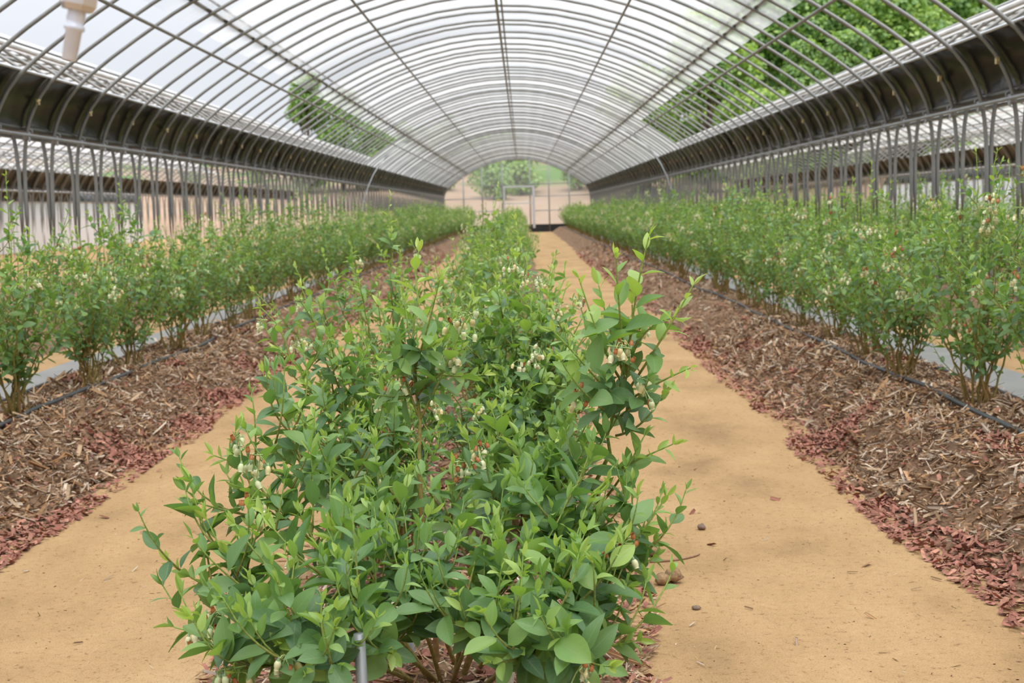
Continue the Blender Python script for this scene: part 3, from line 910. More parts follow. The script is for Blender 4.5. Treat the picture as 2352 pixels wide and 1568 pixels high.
class Bush:
    def __init__(s, seed, base, lsize=.07):
        s.rng = np.random.default_rng(seed)
        s.base = np.asarray(base, float)
        s.wood = Geo()
        s.L = []
        s.fl = []          # (position, list of (pos, dir, kind))
        s.lsize = lsize
    def leaf(s, p, d, n, size, youth, slim=1.0):
        d = unit(d); n = unit(n - d * np.dot(n, d)); x = np.cross(d, n)
        w = s.rng.uniform(.85, 1.12) * slim
        Mx = np.stack([x * size * w, d * size, n * size], -1)
        s.L.append((Mx, p - s.base, float(np.clip(youth, 0, 1)), float(s.rng.random()), int(s.rng.integers(0, 6))))
    def leafy(s, path, t0, n, size, y0, y1, open_=1.18, tipopen=.78, tip=True):
        r = s.rng
        m = len(path)
        az = r.uniform(0, 6.28)
        T = np.gradient(path, axis=0)
        for k in range(n):
            t = t0 + (1 - t0) * (k + .3 * r.random()) / max(1, n - .6)
            t = min(t, 1.0)
            f = t * (m - 1); i = min(int(f), m - 2); f -= i
            p = path[i] * (1 - f) + path[i + 1] * f
            tg = unit(T[i] * (1 - f) + T[i + 1] * f)
            az += 2.4 + r.normal(0, .25)
            a = np.cross(tg, (0, 0, 1.0))
            a = unit(a) if np.linalg.norm(a) > .1 else np.array((1.0, 0, 0))
            b = np.cross(a, tg)
            rad = a * math.cos(az) + b * math.sin(az)
            q = k / max(1, n - 1)
            an = (open_ * (1 - q) + tipopen * q) + r.normal(0, .18)
            d = tg * math.cos(an) + rad * math.sin(an) + np.array((0, 0, -.10 + .15 * q))
            nn = tg * math.sin(an) - rad * math.cos(an) + np.array((0, 0, .45)) + r.normal(0, .18, 3)
            sz = size * (.62 + .50 * math.sin(min(1, q * 1.15 + .18) * math.pi)) * r.uniform(.8, 1.15)
            if tip and q > .8: sz *= .78
            s.leaf(p, d, nn, sz, y0 + .06 + (y1 - y0) * q + r.normal(0, .08), 1.0 if q < .7 else .85)
        if tip:
            p = path[-1]; tg = unit(path[-1] - path[-2])
            for k in range(2):
                d = tg + r.normal(0, .30, 3); s.leaf(p, d, np.cross(d, r.normal(0, 1, 3)) + (0, 0, .2), size * r.uniform(.35, .6), min(1, y1 + .12), .62)
    def stem(s, path, r0, r1, young0, young1, sides=6):
        n = len(path)
        t = np.linspace(0, 1, n)
        y = np.clip(young0 + (young1 - young0) * t, 0, 1)[:, None]
        old = np.array((.26, .135, .055)); mid = np.array((.24, .20, .055)); new = np.array((.24, .37, .085))
        c = np.where(y < .5, old * (1 - 2 * y) + mid * 2 * y, mid * (2 - 2 * y) + new * (2 * y - 1))
        s.wood.tube(path - s.base, r0 + (r1 - r0) * t, sides, c, cap=False)
    def lateral(s, p, d, length, n, size, y0, y1, r0=.0026, up=.55):
        r = s.rng
        d = unit(d)
        p1 = p + d * length * .55
        p2 = p + unit(d + np.array((0, 0, up))) * length + r.normal(0, .012, 3)
        path = bez(p, p1, p2, 7)
        s.stem(path, r0, .0013, .45, 1.0, 5)
        s.leafy(path, .12, n, size, y0, y1)
        return path
    def cluster(s, p, n=7, size=1.0, dry=.25):
        r = s.rng
        fl = []
        ax = unit(np.array((r.normal(), r.normal(), .15)))
        for k in range(n):
            q = p + ax * .006 * k * size + np.array((0, 0, .004 * k - .0008 * k * k))
            e_ = q + (r.normal(0, .012, 3) + np.array((0, 0, -.016))) * size
            s.wood.tube(np.array([q, (q + e_) / 2 + (0, 0, .004), e_]) - s.base, .0011 * size, 4, (.34, .42, .16), cap=False)
            dirv = unit(np.array((r.normal(0, .35), r.normal(0, .35), -1)))
            if r.random() < dry: kind = 3; dirv = -dirv
            else: kind = int(r.integers(0, 3))
            fl.append((e_, dirv, kind))
            # green-blue calyx
            s.wood.tube(np.array([e_ - dirv * .006 * size, e_ + dirv * .001 * size, e_ + dirv * .003 * size]) - s.base, np.array([.0012, .0034, .0040]) * size, 6, (.20, .30, .15))
        s.wood.tube(np.array([p, p + ax * .006 * n * size]) - s.base, .0014, 4, (.30, .40, .14), cap=False)
        s.fl.append((p, fl, size))
    def cane(s, tip, start=None, nlat=6, lat=.16, r0=.006, y_old=.0, leaf_top=10, bow=.55, t_lo=.38, nleaf=8, size=None, youth=(.12, .8), flowers=0, tip_t=.72, aim=None):
        r = s.rng
        size = size or s.lsize
        b = s.base + np.array((r.normal(0, .035), r.normal(0, .035), -.01)) if start is None else np.asarray(start, float)
        tip = np.asarray(tip, float)
        L = np.linalg.norm(tip - b)
        c = b + (tip - b) * .35 + np.array((0, 0, bow * L * .28)) if aim is None else np.asarray(aim, float)
        path = bez(b, c, tip, 16)
        wob = r.normal(0, .006, path.shape); wob[0] = 0; wob[-1] = 0
        path = path + wob
        s.stem(path, r0, .0017, y_old, 1.0)
        s.leafy(path, tip_t, leaf_top, size, youth[0] + .15, youth[1] + .15)
        az = r.uniform(0, 6.28)
        T = np.gradient(path, axis=0)
        for k in range(nlat):
            t = t_lo + (.93 - t_lo) * (k + r.random() * .7) / max(1, nlat)
            i = min(14, int(t * 15))
            az += 2.4
            tg = unit(T[i])
            rad = np.array((math.cos(az), math.sin(az), .15))
            d = tg * .55 + rad * .85
            ll = lat * r.uniform(.65, 1.25) * (1.15 - .45 * t)
            q = r.random()
            s.lateral(path[i], d, ll, int(nleaf * r.uniform(.75, 1.2)), size * r.uniform(.82, 1.08), youth[0] * r.uniform(.3, 1.4), youth[1] * r.uniform(.6, 1.15))
        for k in range(flowers):
            i = int(r.uniform(.5, .9) * 15)
            s.cluster(path[i] + r.normal(0, .02, 3), int(r.integers(5, 9)))
        return path
    def build(s, label, group=None, n_obj=300, hi=True, flower_objs=True):
        root = link('blueberry_bush', None, loc=tuple(s.base))
        tag(root, label, 'bush', group)
        link('branches', s.wood.mesh('branches'), M['bark'], root)
        L = s.L
        # nearest leaves as parts of their own
        vis = []
        for i, l in enumerate(L):
            p = l[1] + s.base
            d = CAM_M.translation
            dist = math.dist(p, d)
            vis.append(np.linalg.norm(l[0][:, 1]) / dist ** 1.6 * (0.4 + .6 * abs(np.dot(unit(l[0][:, 2]), unit(p - np.array(d))))))
        order = np.argsort(-np.array(vis))
        solo = set(order[:n_obj].tolist())
        mes = LEAF_ME if hi else LEAF_ME_LO
        for i in solo:
            l = L[i]
            o = bpy.data.objects.new('leaf', mes[l[4]])
            COL.objects.link(o)
            o.parent = root
            m = np.eye(4); m[:3, :3] = l[0]; m[:3, 3] = l[1]
            o.matrix_basis = Matrix(m.tolist())
            o.color = (l[2], l[3], 0, 1)
        rest = [L[i] for i in range(len(L)) if i not in solo]
        if rest:
            me = leaves_joined('foliage', rest, T_HI if hi else T_LO, M['leaf'])
            o = link('foliage', me, None, root); o['kind'] = 'stuff'
        if s.fl:
            if flower_objs:
                for p, fl, size in s.fl:
                    for e_, dv, kind in fl:
                        me = BELL_DRY if kind == 3 else BELL[kind]
                        o = bpy.data.objects.new('withered_flower' if kind == 3 else 'flower', me)
                        COL.objects.link(o)
                        o.parent = root
                        q = Vector((0, 0, -1)).rotation_difference(Vector(dv))
                        o.matrix_basis = Matrix.LocRotScale(Vector(e_ - s.base), q, Vector((size,) * 3))
            else:
                g = Geo()
                for p, fl, size in s.fl:
                    for e_, dv, kind in fl:
                        q = np.array(Vector((0, 0, -1)).rotation_difference(Vector(dv)).to_matrix())
                        col = (.36, .13, .04) if kind == 3 else ((.62, .60, .36), (.58, .50, .24), (.52, .56, .31))[kind]
                        g.add((BVL * size) @ q.T + (e_ - s.base), BQL, col)
                o = link('flowers', g.mesh('flowers'), M['flower'], root); o['kind'] = 'stuff'
        return root

def copy_thing(root, loc, rz, sc, label, group=None):
    r = root.copy(); COL.objects.link(r)
    r.location = loc; r.rotation_euler = (0, 0, rz); r.scale = sc if isinstance(sc, tuple) else (sc, sc, sc)
    r['label'] = label
    if group: r['group'] = group
    elif 'group' in r: del r['group']
    for ch in root.children:
        c = ch.copy(); COL.objects.link(c); c.parent = r
    return r

def auto_bush(seed, base, h, w, ncane, lsize, nlat=7, nleaf=8, lat=.17, nfl=6, tall=None):
    b = Bush(seed, base, lsize)
    r = b.rng
    for k in range(ncane):
        az = k * 2.4 + r.normal(0, .2)
        q = math.sqrt((k + .6) / ncane)
        hh = h * (1.0 - .38 * q * q) * r.uniform(.82, 1.06)
        tip = b.base + np.array((math.cos(az) * w * q * r.uniform(.75, 1.1), math.sin(az) * w * q * r.uniform(.75, 1.1), hh))
        b.cane(tip, nlat=nlat, lat=lat, leaf_top=9, nleaf=nleaf, r0=r.uniform(.004, .0065), t_lo=.24, youth=(.10 + .1 * r.random(), .55 + .3 * r.random()), y_old=r.uniform(0, .5))
    if tall is not None:
        b.cane(b.base + np.array(tall), nlat=5, lat=.12, leaf_top=10, youth=(.2, .85))
    for k in range(nfl):
        l = max((b.L[int(r.integers(0, len(b.L)))] for _ in range(6)), key=lambda q: math.hypot(q[1][0], q[1][1]) + .25 * q[1][2])
        b.cluster(l[1] * (1.04, 1.04, 1) + b.base + np.array((0, 0, .01)), int(r.integers(6, 11)), 1.15 if lsize < .06 else .95, .12)
    return b

def row_z(r, y, side):
    return float(bed_height(np.array([r]), np.array([y]), side)[0])

# ---- front bush (nearest)
def front_bush():
    y0 = 3.25
    bx = at(1035, 1535, y0)[0]
    b = Bush(101, (bx, y0, .10), .074)
    r = b.rng
    # tall cane on the right
    p = b.cane(at(1452, 700, 3.15), start=at(1262, 1545, 3.22), aim=at(1395, 1130, 3.2), nlat=0, leaf_top=0, r0=.0085, y_old=.25, tip_t=.99)
    def P(px, py, y): return at(px, py, y)
    def shoot(a, m, t, n, size, y0_, y1_, r0=.0032, t0=.12):
        path = bez(a, m, t, 12)
        b.stem(path, r0, .0014, .5, 1.0, 6)
        b.leafy(path, t0, n, size, y0_, y1_)
        return path
    shoot(P(1440, 860, 3.17), P(1450, 700, 3.15), P(1490, 545, 3.10), 11, .078, .30, .95)
    shoot(P(1438, 840, 3.17), P(1420, 720, 3.10), P(1415, 590, 3.05), 9, .080, .25, .9)
    shoot(P(1432, 880, 3.17), P(1390, 830, 3.10), P(1330, 640, 3.05), 10, .078, .25, .85)
    shoot(P(1440, 900, 3.17), P(1510, 800, 3.12), P(1592, 655, 3.08), 10, .062, .35, .95)
    shoot(P(1428, 930, 3.17), P(1500, 880, 3.12), P(1585, 845, 3.05), 8, .060, .40, .95)
    shoot(P(1425, 940, 3.17), P(1360, 850, 3.05), P(1270, 760, 3.0), 9, .076, .20, .75)
    shoot(P(1420, 960, 3.17), P(1340, 920, 3.05), P(1290, 830, 3.0), 9, .074, .15, .7)
    shoot(P(1425, 930, 3.17), P(1440, 850, 3.2), P(1470, 760, 3.2), 9, .072, .05, .4)
    shoot(P(1422, 960, 3.17), P(1470, 920, 3.1), P(1490, 870, 3.05), 9, .066, .02, .25)
    shoot(P(1420, 930, 3.17), P(1400, 900, 3.1), P(1390, 870, 3.05), 8, .066, .02, .2)
    shoot(P(1400, 1090, 3.18), P(1450, 1060, 3.1), P(1545, 1020, 3.05), 10, .064, .25, .9)
    shoot(P(1385, 1150, 3.2), P(1430, 1100, 3.1), P(1480, 1000, 3.08), 8, .060, .2, .7)
    shoot(P(1440, 850, 3.17), P(1470, 740, 3.2), P(1545, 730, 3.15), 9, .070, .2, .8)
    shoot(P(1435, 870, 3.17), P(1400, 760, 3.2), P(1375, 655, 3.2), 8, .080, .25, .8)
    shoot(P(1415, 1000, 3.17), P(1480, 990, 3.1), P(1525, 900, 3.1), 8, .064, .15, .7)
    shoot(P(1428, 920, 3.17), P(1360, 900, 3.15), P(1250, 880, 3.1), 9, .070, .15, .7)
    for q in ((1420, 790), (1450, 800), (1330, 905), (1470, 880)):
        b.cluster(P(q[0], q[1], 3.06), 8, 1.05, .35)
    # centre cane with a fork
    c = b.cane(P(962, 575, 3.35), start=P(1003, 1520, 3.2), aim=P(930, 960, 3.3), nlat=0, leaf_top=10, r0=.0072, y_old=.0, tip_t=.74, youth=(.15, .75))
    shoot(P(957, 910, 3.3), P(1000, 850, 3.3), P(1040, 730, 3.3), 9, .062, .15, .7, .004)
    for tp in ((875, 705), (1010, 640), (1085, 690), (905, 760), (1060, 800), (880, 830), (1000, 790), (1110, 860), (850, 900), (930, 690)):
        a = c[int(r.uniform(8, 13))]
        t = P(tp[0], tp[1], r.uniform(3.15, 3.4))
        shoot(a, (a + t) / 2 + (0, 0, -.02), t, 9, .060, .12, .8)
    for q in ((1085, 720), (1045, 740), (1020, 810), (900, 870)):
        b.cluster(P(q[0], q[1], 3.25), 7, 1.0, .15)
    # outer and front shoots: (tip px, tip py, depth, leaf size, leaves)
    S = [(385, 1290, 2.95, .055, 11), (440, 1150, 3.05, .060, 10), (490, 1045, 3.2, .060, 10), (640, 900, 3.3, .066, 10),
         (560, 1120, 3.05, .070, 9), (600, 1000, 3.2, .066, 9), (400, 1440, 2.85, .064, 10), (480, 1490, 2.75, .070, 9),
         (475, 1190, 3.0, .074, 8), (600, 1215, 2.95, .074, 9), (690, 1180, 3.0, .074, 9), (735, 1265, 2.85, .082, 9), (770, 1230, 2.9, .078, 9),
         (575, 1330, 2.8, .076, 10), (640, 1350, 2.75, .076, 9), (820, 1350, 2.7, .078, 9), (905, 1220, 2.95, .070, 10), (860, 1280, 2.85, .070, 9),
         (700, 1420, 2.65, .076, 9), (770, 1450, 2.6, .070, 8), (590, 1450, 2.65, .078, 9), (1000, 1290, 2.9, .066, 9), (1085, 1260, 2.95, .066, 10),
         (1160, 1320, 2.8, .076, 9), (1060, 1380, 2.8, .066, 8), (1210, 1240, 2.9, .076, 10), (1290, 1290, 2.85, .080, 9), (1340, 1330, 2.8, .080, 9),
         (1390, 1260, 2.9, .074, 9), (1430, 1240, 2.95, .066, 9), (1530, 1140, 3.1, .058, 11), (1520, 1225, 3.0, .060, 11), (1500, 1280, 2.95, .062, 9),
         (1465, 1470, 2.75, .064, 9), (1400, 1530, 2.6, .076, 8), (1250, 1420, 2.7, .080, 9), (1200, 1500, 2.65, .078, 9), (1310, 1480, 2.65, .076, 8),
         (1290, 1010, 3.2, .072, 11), (1330, 1080, 3.1, .074, 10), (1240, 1100, 3.15, .074, 10), (1190, 1000, 3.3, .070, 10), (1130, 1080, 3.2, .070, 9),
         (1090, 950, 3.35, .064, 9), (830, 1010, 3.35, .064, 9), (760, 1070, 3.2, .068, 9), (860, 1120, 3.1, .066, 9), (930, 1090, 3.15, .064, 8),
         (1010, 1130, 3.1, .066, 9), (700, 1540, 2.55, .070, 8), (540, 1545, 2.6, .072, 8), (880, 1180, 3.0, .066, 9), (1380, 1130, 3.1, .068, 9), (1300, 1180, 3.0, .076, 9),
         (660, 1090, 3.1, .066, 9), (520, 1270, 2.9, .070, 9), (1180, 1150, 3.05, .072, 9), (1440, 1350, 2.85, .068, 9)]
    S += [(1330, 1230, 3.0, .072, 9), (1370, 1180, 3.05, .070, 9), (1310, 1120, 3.05, .072, 9), (1350, 1010, 3.15, .070, 9), (1270, 1180, 2.95, .074, 9), (1230, 1320, 2.8, .074, 9),
          (1370, 1330, 2.85, .074, 9), (1250, 1050, 3.2, .070, 9), (1150, 1230, 2.95, .068, 9), (960, 1340, 2.85, .064, 8), (660, 1280, 2.85, .072, 9), (540, 1210, 2.95, .068, 9), (620, 1140, 3.05, .066, 9), (1420, 1150, 3.05, .062, 9), (1390, 1420, 2.8, .070, 8)]
    S += [(960, 1400, 2.85, .066, 9), (1080, 1440, 2.75, .070, 9), (900, 1500, 2.65, .068, 8), (1130, 1520, 2.6, .068, 8), (860, 1420, 2.7, .070, 9), (1000, 1340, 2.85, .066, 9), (1150, 1400, 2.75, .074, 9),
          (800, 1300, 2.8, .072, 9), (930, 1290, 2.9, .066, 9), (1040, 1230, 2.95, .066, 9), (780, 1530, 2.55, .068, 8), (1190, 1440, 2.7, .074, 8), (640, 1480, 2.6, .072, 8)]
    mains = []
    for (px, py, yy, sx_) in ((520, 1380, 2.9, -.05), (640, 1180, 3.05, -.04), (760, 1330, 2.9, -.02), (870, 1180, 3.1, -.01), (1120, 1250, 3.0, .01), (1230, 1180, 3.05, .03), (1330, 1260, 2.95, .04), (1420, 1320, 2.95, .05), (700, 1500, 2.75, -.03), (960, 1420, 2.9, -.01), (1100, 1450, 2.85, .02), (860, 1480, 2.8, -.02), (1260, 1500, 2.8, .03), (1330, 1060, 3.15, .03), (650, 1010, 3.25, -.04)):
        t = P(px, py, yy)
        st = b.base + np.array((sx_ + r.normal(0, .015), r.normal(0, .04), -.01))
        hz = t - st
        path = bez(st, st + np.array((hz[0] * .45, hz[1] * .45, hz[2] * .62)), t, 16)
        b.stem(path, .0062, .0028, r.uniform(.1, .4), .75)
        mains.append(path)
    ALLP = np.concatenate([m_[4:] for m_ in mains])
    for (px, py, yy, ls, n) in S:
        t = P(px, py, yy)
        want = t - np.array(((t[0] - b.base[0]) * .25, 0, .13))
        st = ALLP[int(np.argmin(np.linalg.norm(ALLP - want, axis=1) + np.maximum(0, ALLP[:, 2] - t[2] + .03) * 4))]
        hz = t - st
        am = st + np.array((hz[0] * .6, hz[1] * .6, hz[2] * .45))
        ls = ls * 1.06
        path = bez(st, am, t, 12)
        b.stem(path, .0032, .0014, .45, 1.0)
        big = n + 1
        yb = r.uniform(.45, .95)
        b.leafy(path, .22, big, ls * r.uniform(.95, 1.1), .10, yb + .1)
        for q in range(int(r.integers(1, 4))):
            i = int(r.uniform(.45, .85) * 11)
            az = r.uniform(0, 6.28)
            d = unit(path[i + 1] - path[i]) * .7 + np.array((math.cos(az), math.sin(az), .2)) * .7
            b.lateral(path[i], d, r.uniform(.10, .20), int(r.integers(5, 8)), ls * r.uniform(.8, 1.05), r.uniform(0, .25), r.uniform(.35, .9))
    for q in ((545, 1000, 3.0), (575, 1045, 3.0), (560, 1150, 2.95), (1395, 1250, 2.85), (660, 1520, 2.55), (500, 1540, 2.6), (1330, 1540, 2.6), (445, 1460, 2.8), (1100, 1020, 3.1), (520, 1420, 2.75), (1280, 560, 3.3), (1075, 1060, 3.1)):
        if q[1] > 900: b.cluster(P(*q), 8, 1.05, .4)
    return b.build('nearest blueberry bush in the middle, sharp, with a tall cane on its right', n_obj=300)
front_bush()

def second_bush(right):
    y0 = 4.35
    b = Bush(202, (at(820, 1285, y0)[0] + .10, y0, .12), .060)
    r = b.rng
    T = [(692, 660, 4.3), (598, 705, 4.25), (640, 800, 4.2), (735, 700, 4.3), (620, 870, 4.1), (770, 790, 4.3), (700, 880, 4.1), (800, 880, 4.4), (690, 960, 4.0),
         (830, 760, 4.5), (870, 850, 4.4), (950, 800, 4.5), (1020, 870, 4.5), (1090, 800, 4.6), (1150, 850, 4.5), (1210, 800, 4.5), (1250, 880, 4.4), (760, 960, 4.1),
         (900, 950, 4.3), (1130, 950, 4.4), (1010, 960, 4.4), (1290, 760, 4.5), (1180, 740, 4.6), (1050, 720, 4.6), (640, 1010, 4.0), (820, 1060, 4.1), (720, 1060, 4.0), (1230, 980, 4.2), (1080, 1060, 4.2), (950, 1060, 4.2), (880, 1150, 4.1), (760, 1150, 4.05), (1180, 1090, 4.1), (1280, 1090, 4.1), (1050, 1180, 4.1), (1300, 660, 4.6), (1320, 700, 4.5), (1270, 620, 4.7), (1330, 830, 4.3), (1310, 920, 4.2), (1290, 1000, 4.1), (1220, 690, 4.6), (1160, 660, 4.7), (1330, 980, 4.1), (1230, 1060, 4.1), (1100, 900, 4.3), (1180, 900, 4.3)]
    C = [(615, 735), (690, 790), (860, 930), (760, 1080), (1000, 930), (830, 1090)]
    label = 'leafy blueberry bush just behind the nearest middle bush, dark stems low left'
    if right:
        b = Bush(203, (at(1175, 1175, 4.85)[0], 4.85, .12), .060)
        r = b.rng
        T = [(px, py, y + .25) for px, py, y in T if px > 1000] + [(1140, 640, 5.0), (1210, 600, 5.0), (1260, 700, 4.9), (1080, 660, 5.0), (1300, 760, 4.7), (1340, 900, 4.5), (1320, 1080, 4.4), (1200, 940, 4.5), (1130, 1010, 4.5), (1255, 820, 4.6), (1090, 720, 4.9), (1350, 760, 4.7)]
        C = [(1080, 1030), (1190, 830), (1240, 640), (1230, 820), (1175, 600), (1200, 640), (1290, 700), (1110, 930), (1240, 800)]
        label = 'leafy blueberry bush seen between the tall right cane and the main cane of the nearest'
    else:
        T = [q for q in T if q[0] <= 1060]
    for px, py, y in T:
        b.cane(at(px, py, y), nlat=6, lat=.17, leaf_top=9, nleaf=8, r0=r.uniform(.004, .006), t_lo=.34, size=.060 * r.uniform(.9, 1.1), youth=(.10, r.uniform(.5, .9)), y_old=r.uniform(0, .4))
    for px, py in C:
        b.cluster(at(px, py, 4.15 + .3 * right), 7, .85, .12)
    return b.build(label, n_obj=300)
second_bush(0)
second_bush(1)

VARIANTS = []
ORD = ['first', 'second', 'third', 'fourth', 'fifth', 'sixth', 'seventh', 'eighth', 'ninth', 'tenth', 'eleventh', 'twelfth', 'thirteenth', 'fourteenth']

def centre_row():
    spec = [(5.55, .02, 1.04, .52, 13), (6.0, -.58, 1.14, .52, 13), (7.3, -.24, 1.12, .48, 11), (8.6, -.30, 1.08, .42, 10)]
    talls = [(-.05, .1, 1.00), (.06, 0, 1.10), (.12, .4, 1.16), (.0, 0, 1.02)]
    for i, (y, x, h, w, nc) in enumerate(spec):
        x = CX + (x + .24)
        b = auto_bush(300 + i, (x, y, .11), h - .13, w, nc + 3, .054, nlat=7, nleaf=8, nfl=5, tall=talls[i])
        b.build(('blueberry bush in the middle row, on its right side behind the white flower clusters', 'tall blueberry bush in the middle row, leaning left over the left path', 'blueberry bush in the middle row with the single tallest shoot', 'blurred blueberry bush in the middle row just behind the tallest shoot')[i], n_obj=(300, 300, 160, 100)[i], hi=False, flower_objs=(i < 2))
centre_row()

# ---- bush variants, copied along the rows
for k in range(6):
    b = auto_bush(500 + k, (0, 0, 0), 1.06 + .06 * (k % 3), .56, 15, .054, nlat=9, nleaf=9, lat=.20, nfl=10, tall=((.1, .05, 1.2) if k == 2 else None))
    VARIANTS.append(b)

def variant_root(k, n_obj, loc, label, flower_objs=False):
    b = VARIANTS[k]
    old = b.base
    b.base = np.array(loc, float)
    # the geometry is stored relative to the base, flowers are moved along
    d = b.base - old
    b.fl = [(p + d, [(e_ + d, dv, kk) for e_, dv, kk in fl], sz) for p, fl, sz in b.fl]
    return b.build(label, n_obj=n_obj, hi=False, flower_objs=flower_objs)

PROTO = [None] * 6
def place(k, loc, rz, sc, label, group=None):
    if PROTO[k] is None:
        PROTO[k] = variant_root(k, 0, loc, label)
        PROTO[k].rotation_euler = (0, 0, rz); PROTO[k].scale = sc if isinstance(sc, tuple) else (sc,) * 3
        if group: PROTO[k]['group'] = group
        return PROTO[k]
    return copy_thing(PROTO[k], loc, rz, sc, label, group)

rr = np.random.default_rng(77)
def row(side, r0, ys, word, near):
    for i, y in enumerate(ys):
        x = CX + side * (r0 + rr.normal(0, .04))
        z = row_z(abs(x - CX), y, side) - .01
        rz, sc, k = rr.uniform(0, 6.28), rr.uniform(.84, 1.10), int(rr.integers(0, 6))
        if i < near:
            b = auto_bush(700 + 40 * (side > 0) + i, (x, y, z), 1.07 * rr.uniform(.90, 1.1), .58, 16, .056, nlat=9, nleaf=9, lat=.19, nfl=13, tall=((0, 0, 1.15) if i in (2, 4) else None))
            b.build(f'blueberry bush in the {word} row, {ORD[i]} from the camera', n_obj=220 if i < 4 else 120, hi=False, flower_objs=False)
        elif i < 14:
            place(k, (x, y, z), rz, sc, f'blueberry bush in the {word} row, {ORD[i]} from the camera')
        else:
            place(k, (x, y, z), rz, sc, f'small blurred blueberry bush in the far stretch of the {word} row', f'far bushes of the {word} row')
row(-1, 2.24, np.arange(5.0, Y_END - 2, 1.08), 'left', 6)
row(1, 2.30, np.arange(4.6, Y_END - 2, 1.08), 'right', 6)
for i, y in enumerate(np.arange(9.7, Y_END - 4, 1.1)):
    place(int(rr.integers(0, 6)), (CX + rr.normal(0, .04), y, .10), rr.uniform(0, 6.28), (.74, .74, rr.uniform(.92, 1.0)), 'blurred blueberry bush in the far stretch of the middle row', 'far bushes of the middle row')
for r0, w in ((PITCH - 2.24, 'near'), (PITCH, 'middle')):
    for i, y in enumerate(np.arange(8.0, 60, 1.25)):
        place(int(rr.integers(0, 6)), (CX + r0 + rr.normal(0, .05), y, .15), rr.uniform(0, 6.28), rr.uniform(.98, 1.15), *((f'blueberry bush, {ORD[i]} from the camera in the {w} row beyond the right posts',) if i < 14 else (f'blurred blueberry bush in the far stretch of the {w} row beyond the right posts', f'far {w} bush row beyond the right posts')))

# ---- stakes
for (px, py, y, rad, lab) in ((825, 1455, 2.62, .0105, 'grey metal stake among the front leaves, left of the stems'),
                              (938, 1430, 3.35, .010, 'grey metal stake behind the front stems, nearly hidden'),
                              (1108, 1400, 3.3, .010, 'grey metal stake right of the brown main cane')):
    t = at(px, py, y)
    g = Geo(); g.tube([(0, 0, -.05), (.004, 0, t[2] * .5), (0.0, 0, t[2])], rad, 12)
    o = link('metal_stake', g.mesh('metal_stake'), M['steel_pale'], None, (t[0], t[1], 0))
    tag(o, lab, 'stake')

# ---- scattered bits on the path
def ground_pt(px, py):
    d = CAM_M.to_3x3() @ Vector(((px - W / 2) / F, (H / 2 - py) / F, -1))
    t = -CAM_H / d.z
    return np.array((d.x * t, d.y * t, 0))
def lump(name, px, py, size, flat, mat, label, cat, seed, n=9):
    rng = np.random.default_rng(seed)
    th = np.linspace(0, 2 * math.pi, n, endpoint=False); ph = np.linspace(.15, math.pi - .15, 6)
    V = np.array([(math.sin(p) * math.cos(t), math.sin(p) * math.sin(t), math.cos(p)) for p in ph for t in th]) * rng.uniform(.75, 1.2, (6 * n, 1)) * size
    V[:, 2] *= flat
    V[:, 2] -= V[:, 2].min() + .002
    i = np.arange(5)[:, None] * n; j = np.arange(n)[None]; k = (j + 1) % n
    q = np.stack([i + j, i + n + j, i + n + k, i + k], -1).reshape(-1, 4)
    cap = [np.array([(a, (a + 1) % n, (a + 2) % n) for a in range(0)]).reshape(0, 3)]
    top = np.arange(n)[None]; 
    Fs = [q]
    V = np.vstack([V, V[:n].mean(0), V[-n:].mean(0)])
    jj = np.arange(n); kk = (jj + 1) % n
    Fs.append(np.vstack([np.stack([jj, kk, np.full(n, 6 * n)], -1), np.stack([5 * n + kk, 5 * n + jj, np.full(n, 6 * n + 1)], -1)]))
    o = link(name, mk_mesh(name, V, Fs), mat, None, tuple(ground_pt(px, py)))
    tag(o, label, cat)
lump('pebble', 1612, 1216, .016, .7, M['stone'], 'dark round pebble lying alone on the path right of the bush', 'stone', 1)
lump('pebble', 1600, 1399, .013, .5, M['stone'], 'small flat dark pebble on the path below the soil clods', 'stone', 2)
lump('soil_clod', 1522, 1342, .026, .7, M['clod'], 'crumbly brown soil clod, left of the two on the path', 'soil clod', 3)
lump('soil_clod', 1548, 1338, .028, .8, M['clod'], 'crumbly brown soil clod, right of the two on the path', 'soil clod', 4)
lump('soil_clod', 1502, 1279, .022, .9, M['clod'], 'tan soil clod beside the mulch at the end of the twig', 'soil clod', 5)
g = Geo()
a, b_, c_ = ground_pt(1492, 1292), ground_pt(1570, 1290), ground_pt(1607, 1275)
g.tube(bez(a, b_, c_, 10) - a + (0, 0, .004), np.linspace(.005, .0025, 10), 6, (.30, .17, .11))
tag(link('twig', g.mesh('twig'), M['bark'], None, tuple(a)), 'thin bent brown twig lying on the path right of the bush', 'twig')
bits_rng = np.random.default_rng(8)
bits = [(1475, 1365, .05, 0), (1992, 1299, .05, 2), (1930, 1132, .045, 1), (1780, 1149, .04, 0), (1590, 1437, .035, 9), (1860, 1252, .03, 6), (1958, 1317, .035, 6),
        (1610, 1528, .05, 9), (2150, 1332, .045, 6), (2105, 1355, .035, 8), (1760, 1241, .025, 9), (1590, 1180, .04, 0), (1665, 1288, .03, 8), (350, 1065, .04, 7), (370, 1097, .03, 0),
        (240, 1190, .045, 0), (130, 1275, .03, 6), (250, 1330, .05, 8), (60, 1314, .035, 9), (330, 1225, .03, 2), (365, 1083, .03, 2), (90, 1415, .05, 8), (180, 1480, .03, 7), (310, 1310, .04, 9),
        (2060, 1250, .03, 4), (1890, 1200, .03, 5), (2000, 1420, .04, 3), (1720, 1400, .03, 6), (1830, 1480, .035, 8), (2200, 1480, .035, 5)]
pp = np.array([ground_pt(b[0], b[1]) for b in bits])
fr = list(chip_frames(len(bits), pp[:, 0], pp[:, 1], pp[:, 2] + .002, np.array([b[3] < 3 for b in bits]), bits_rng))
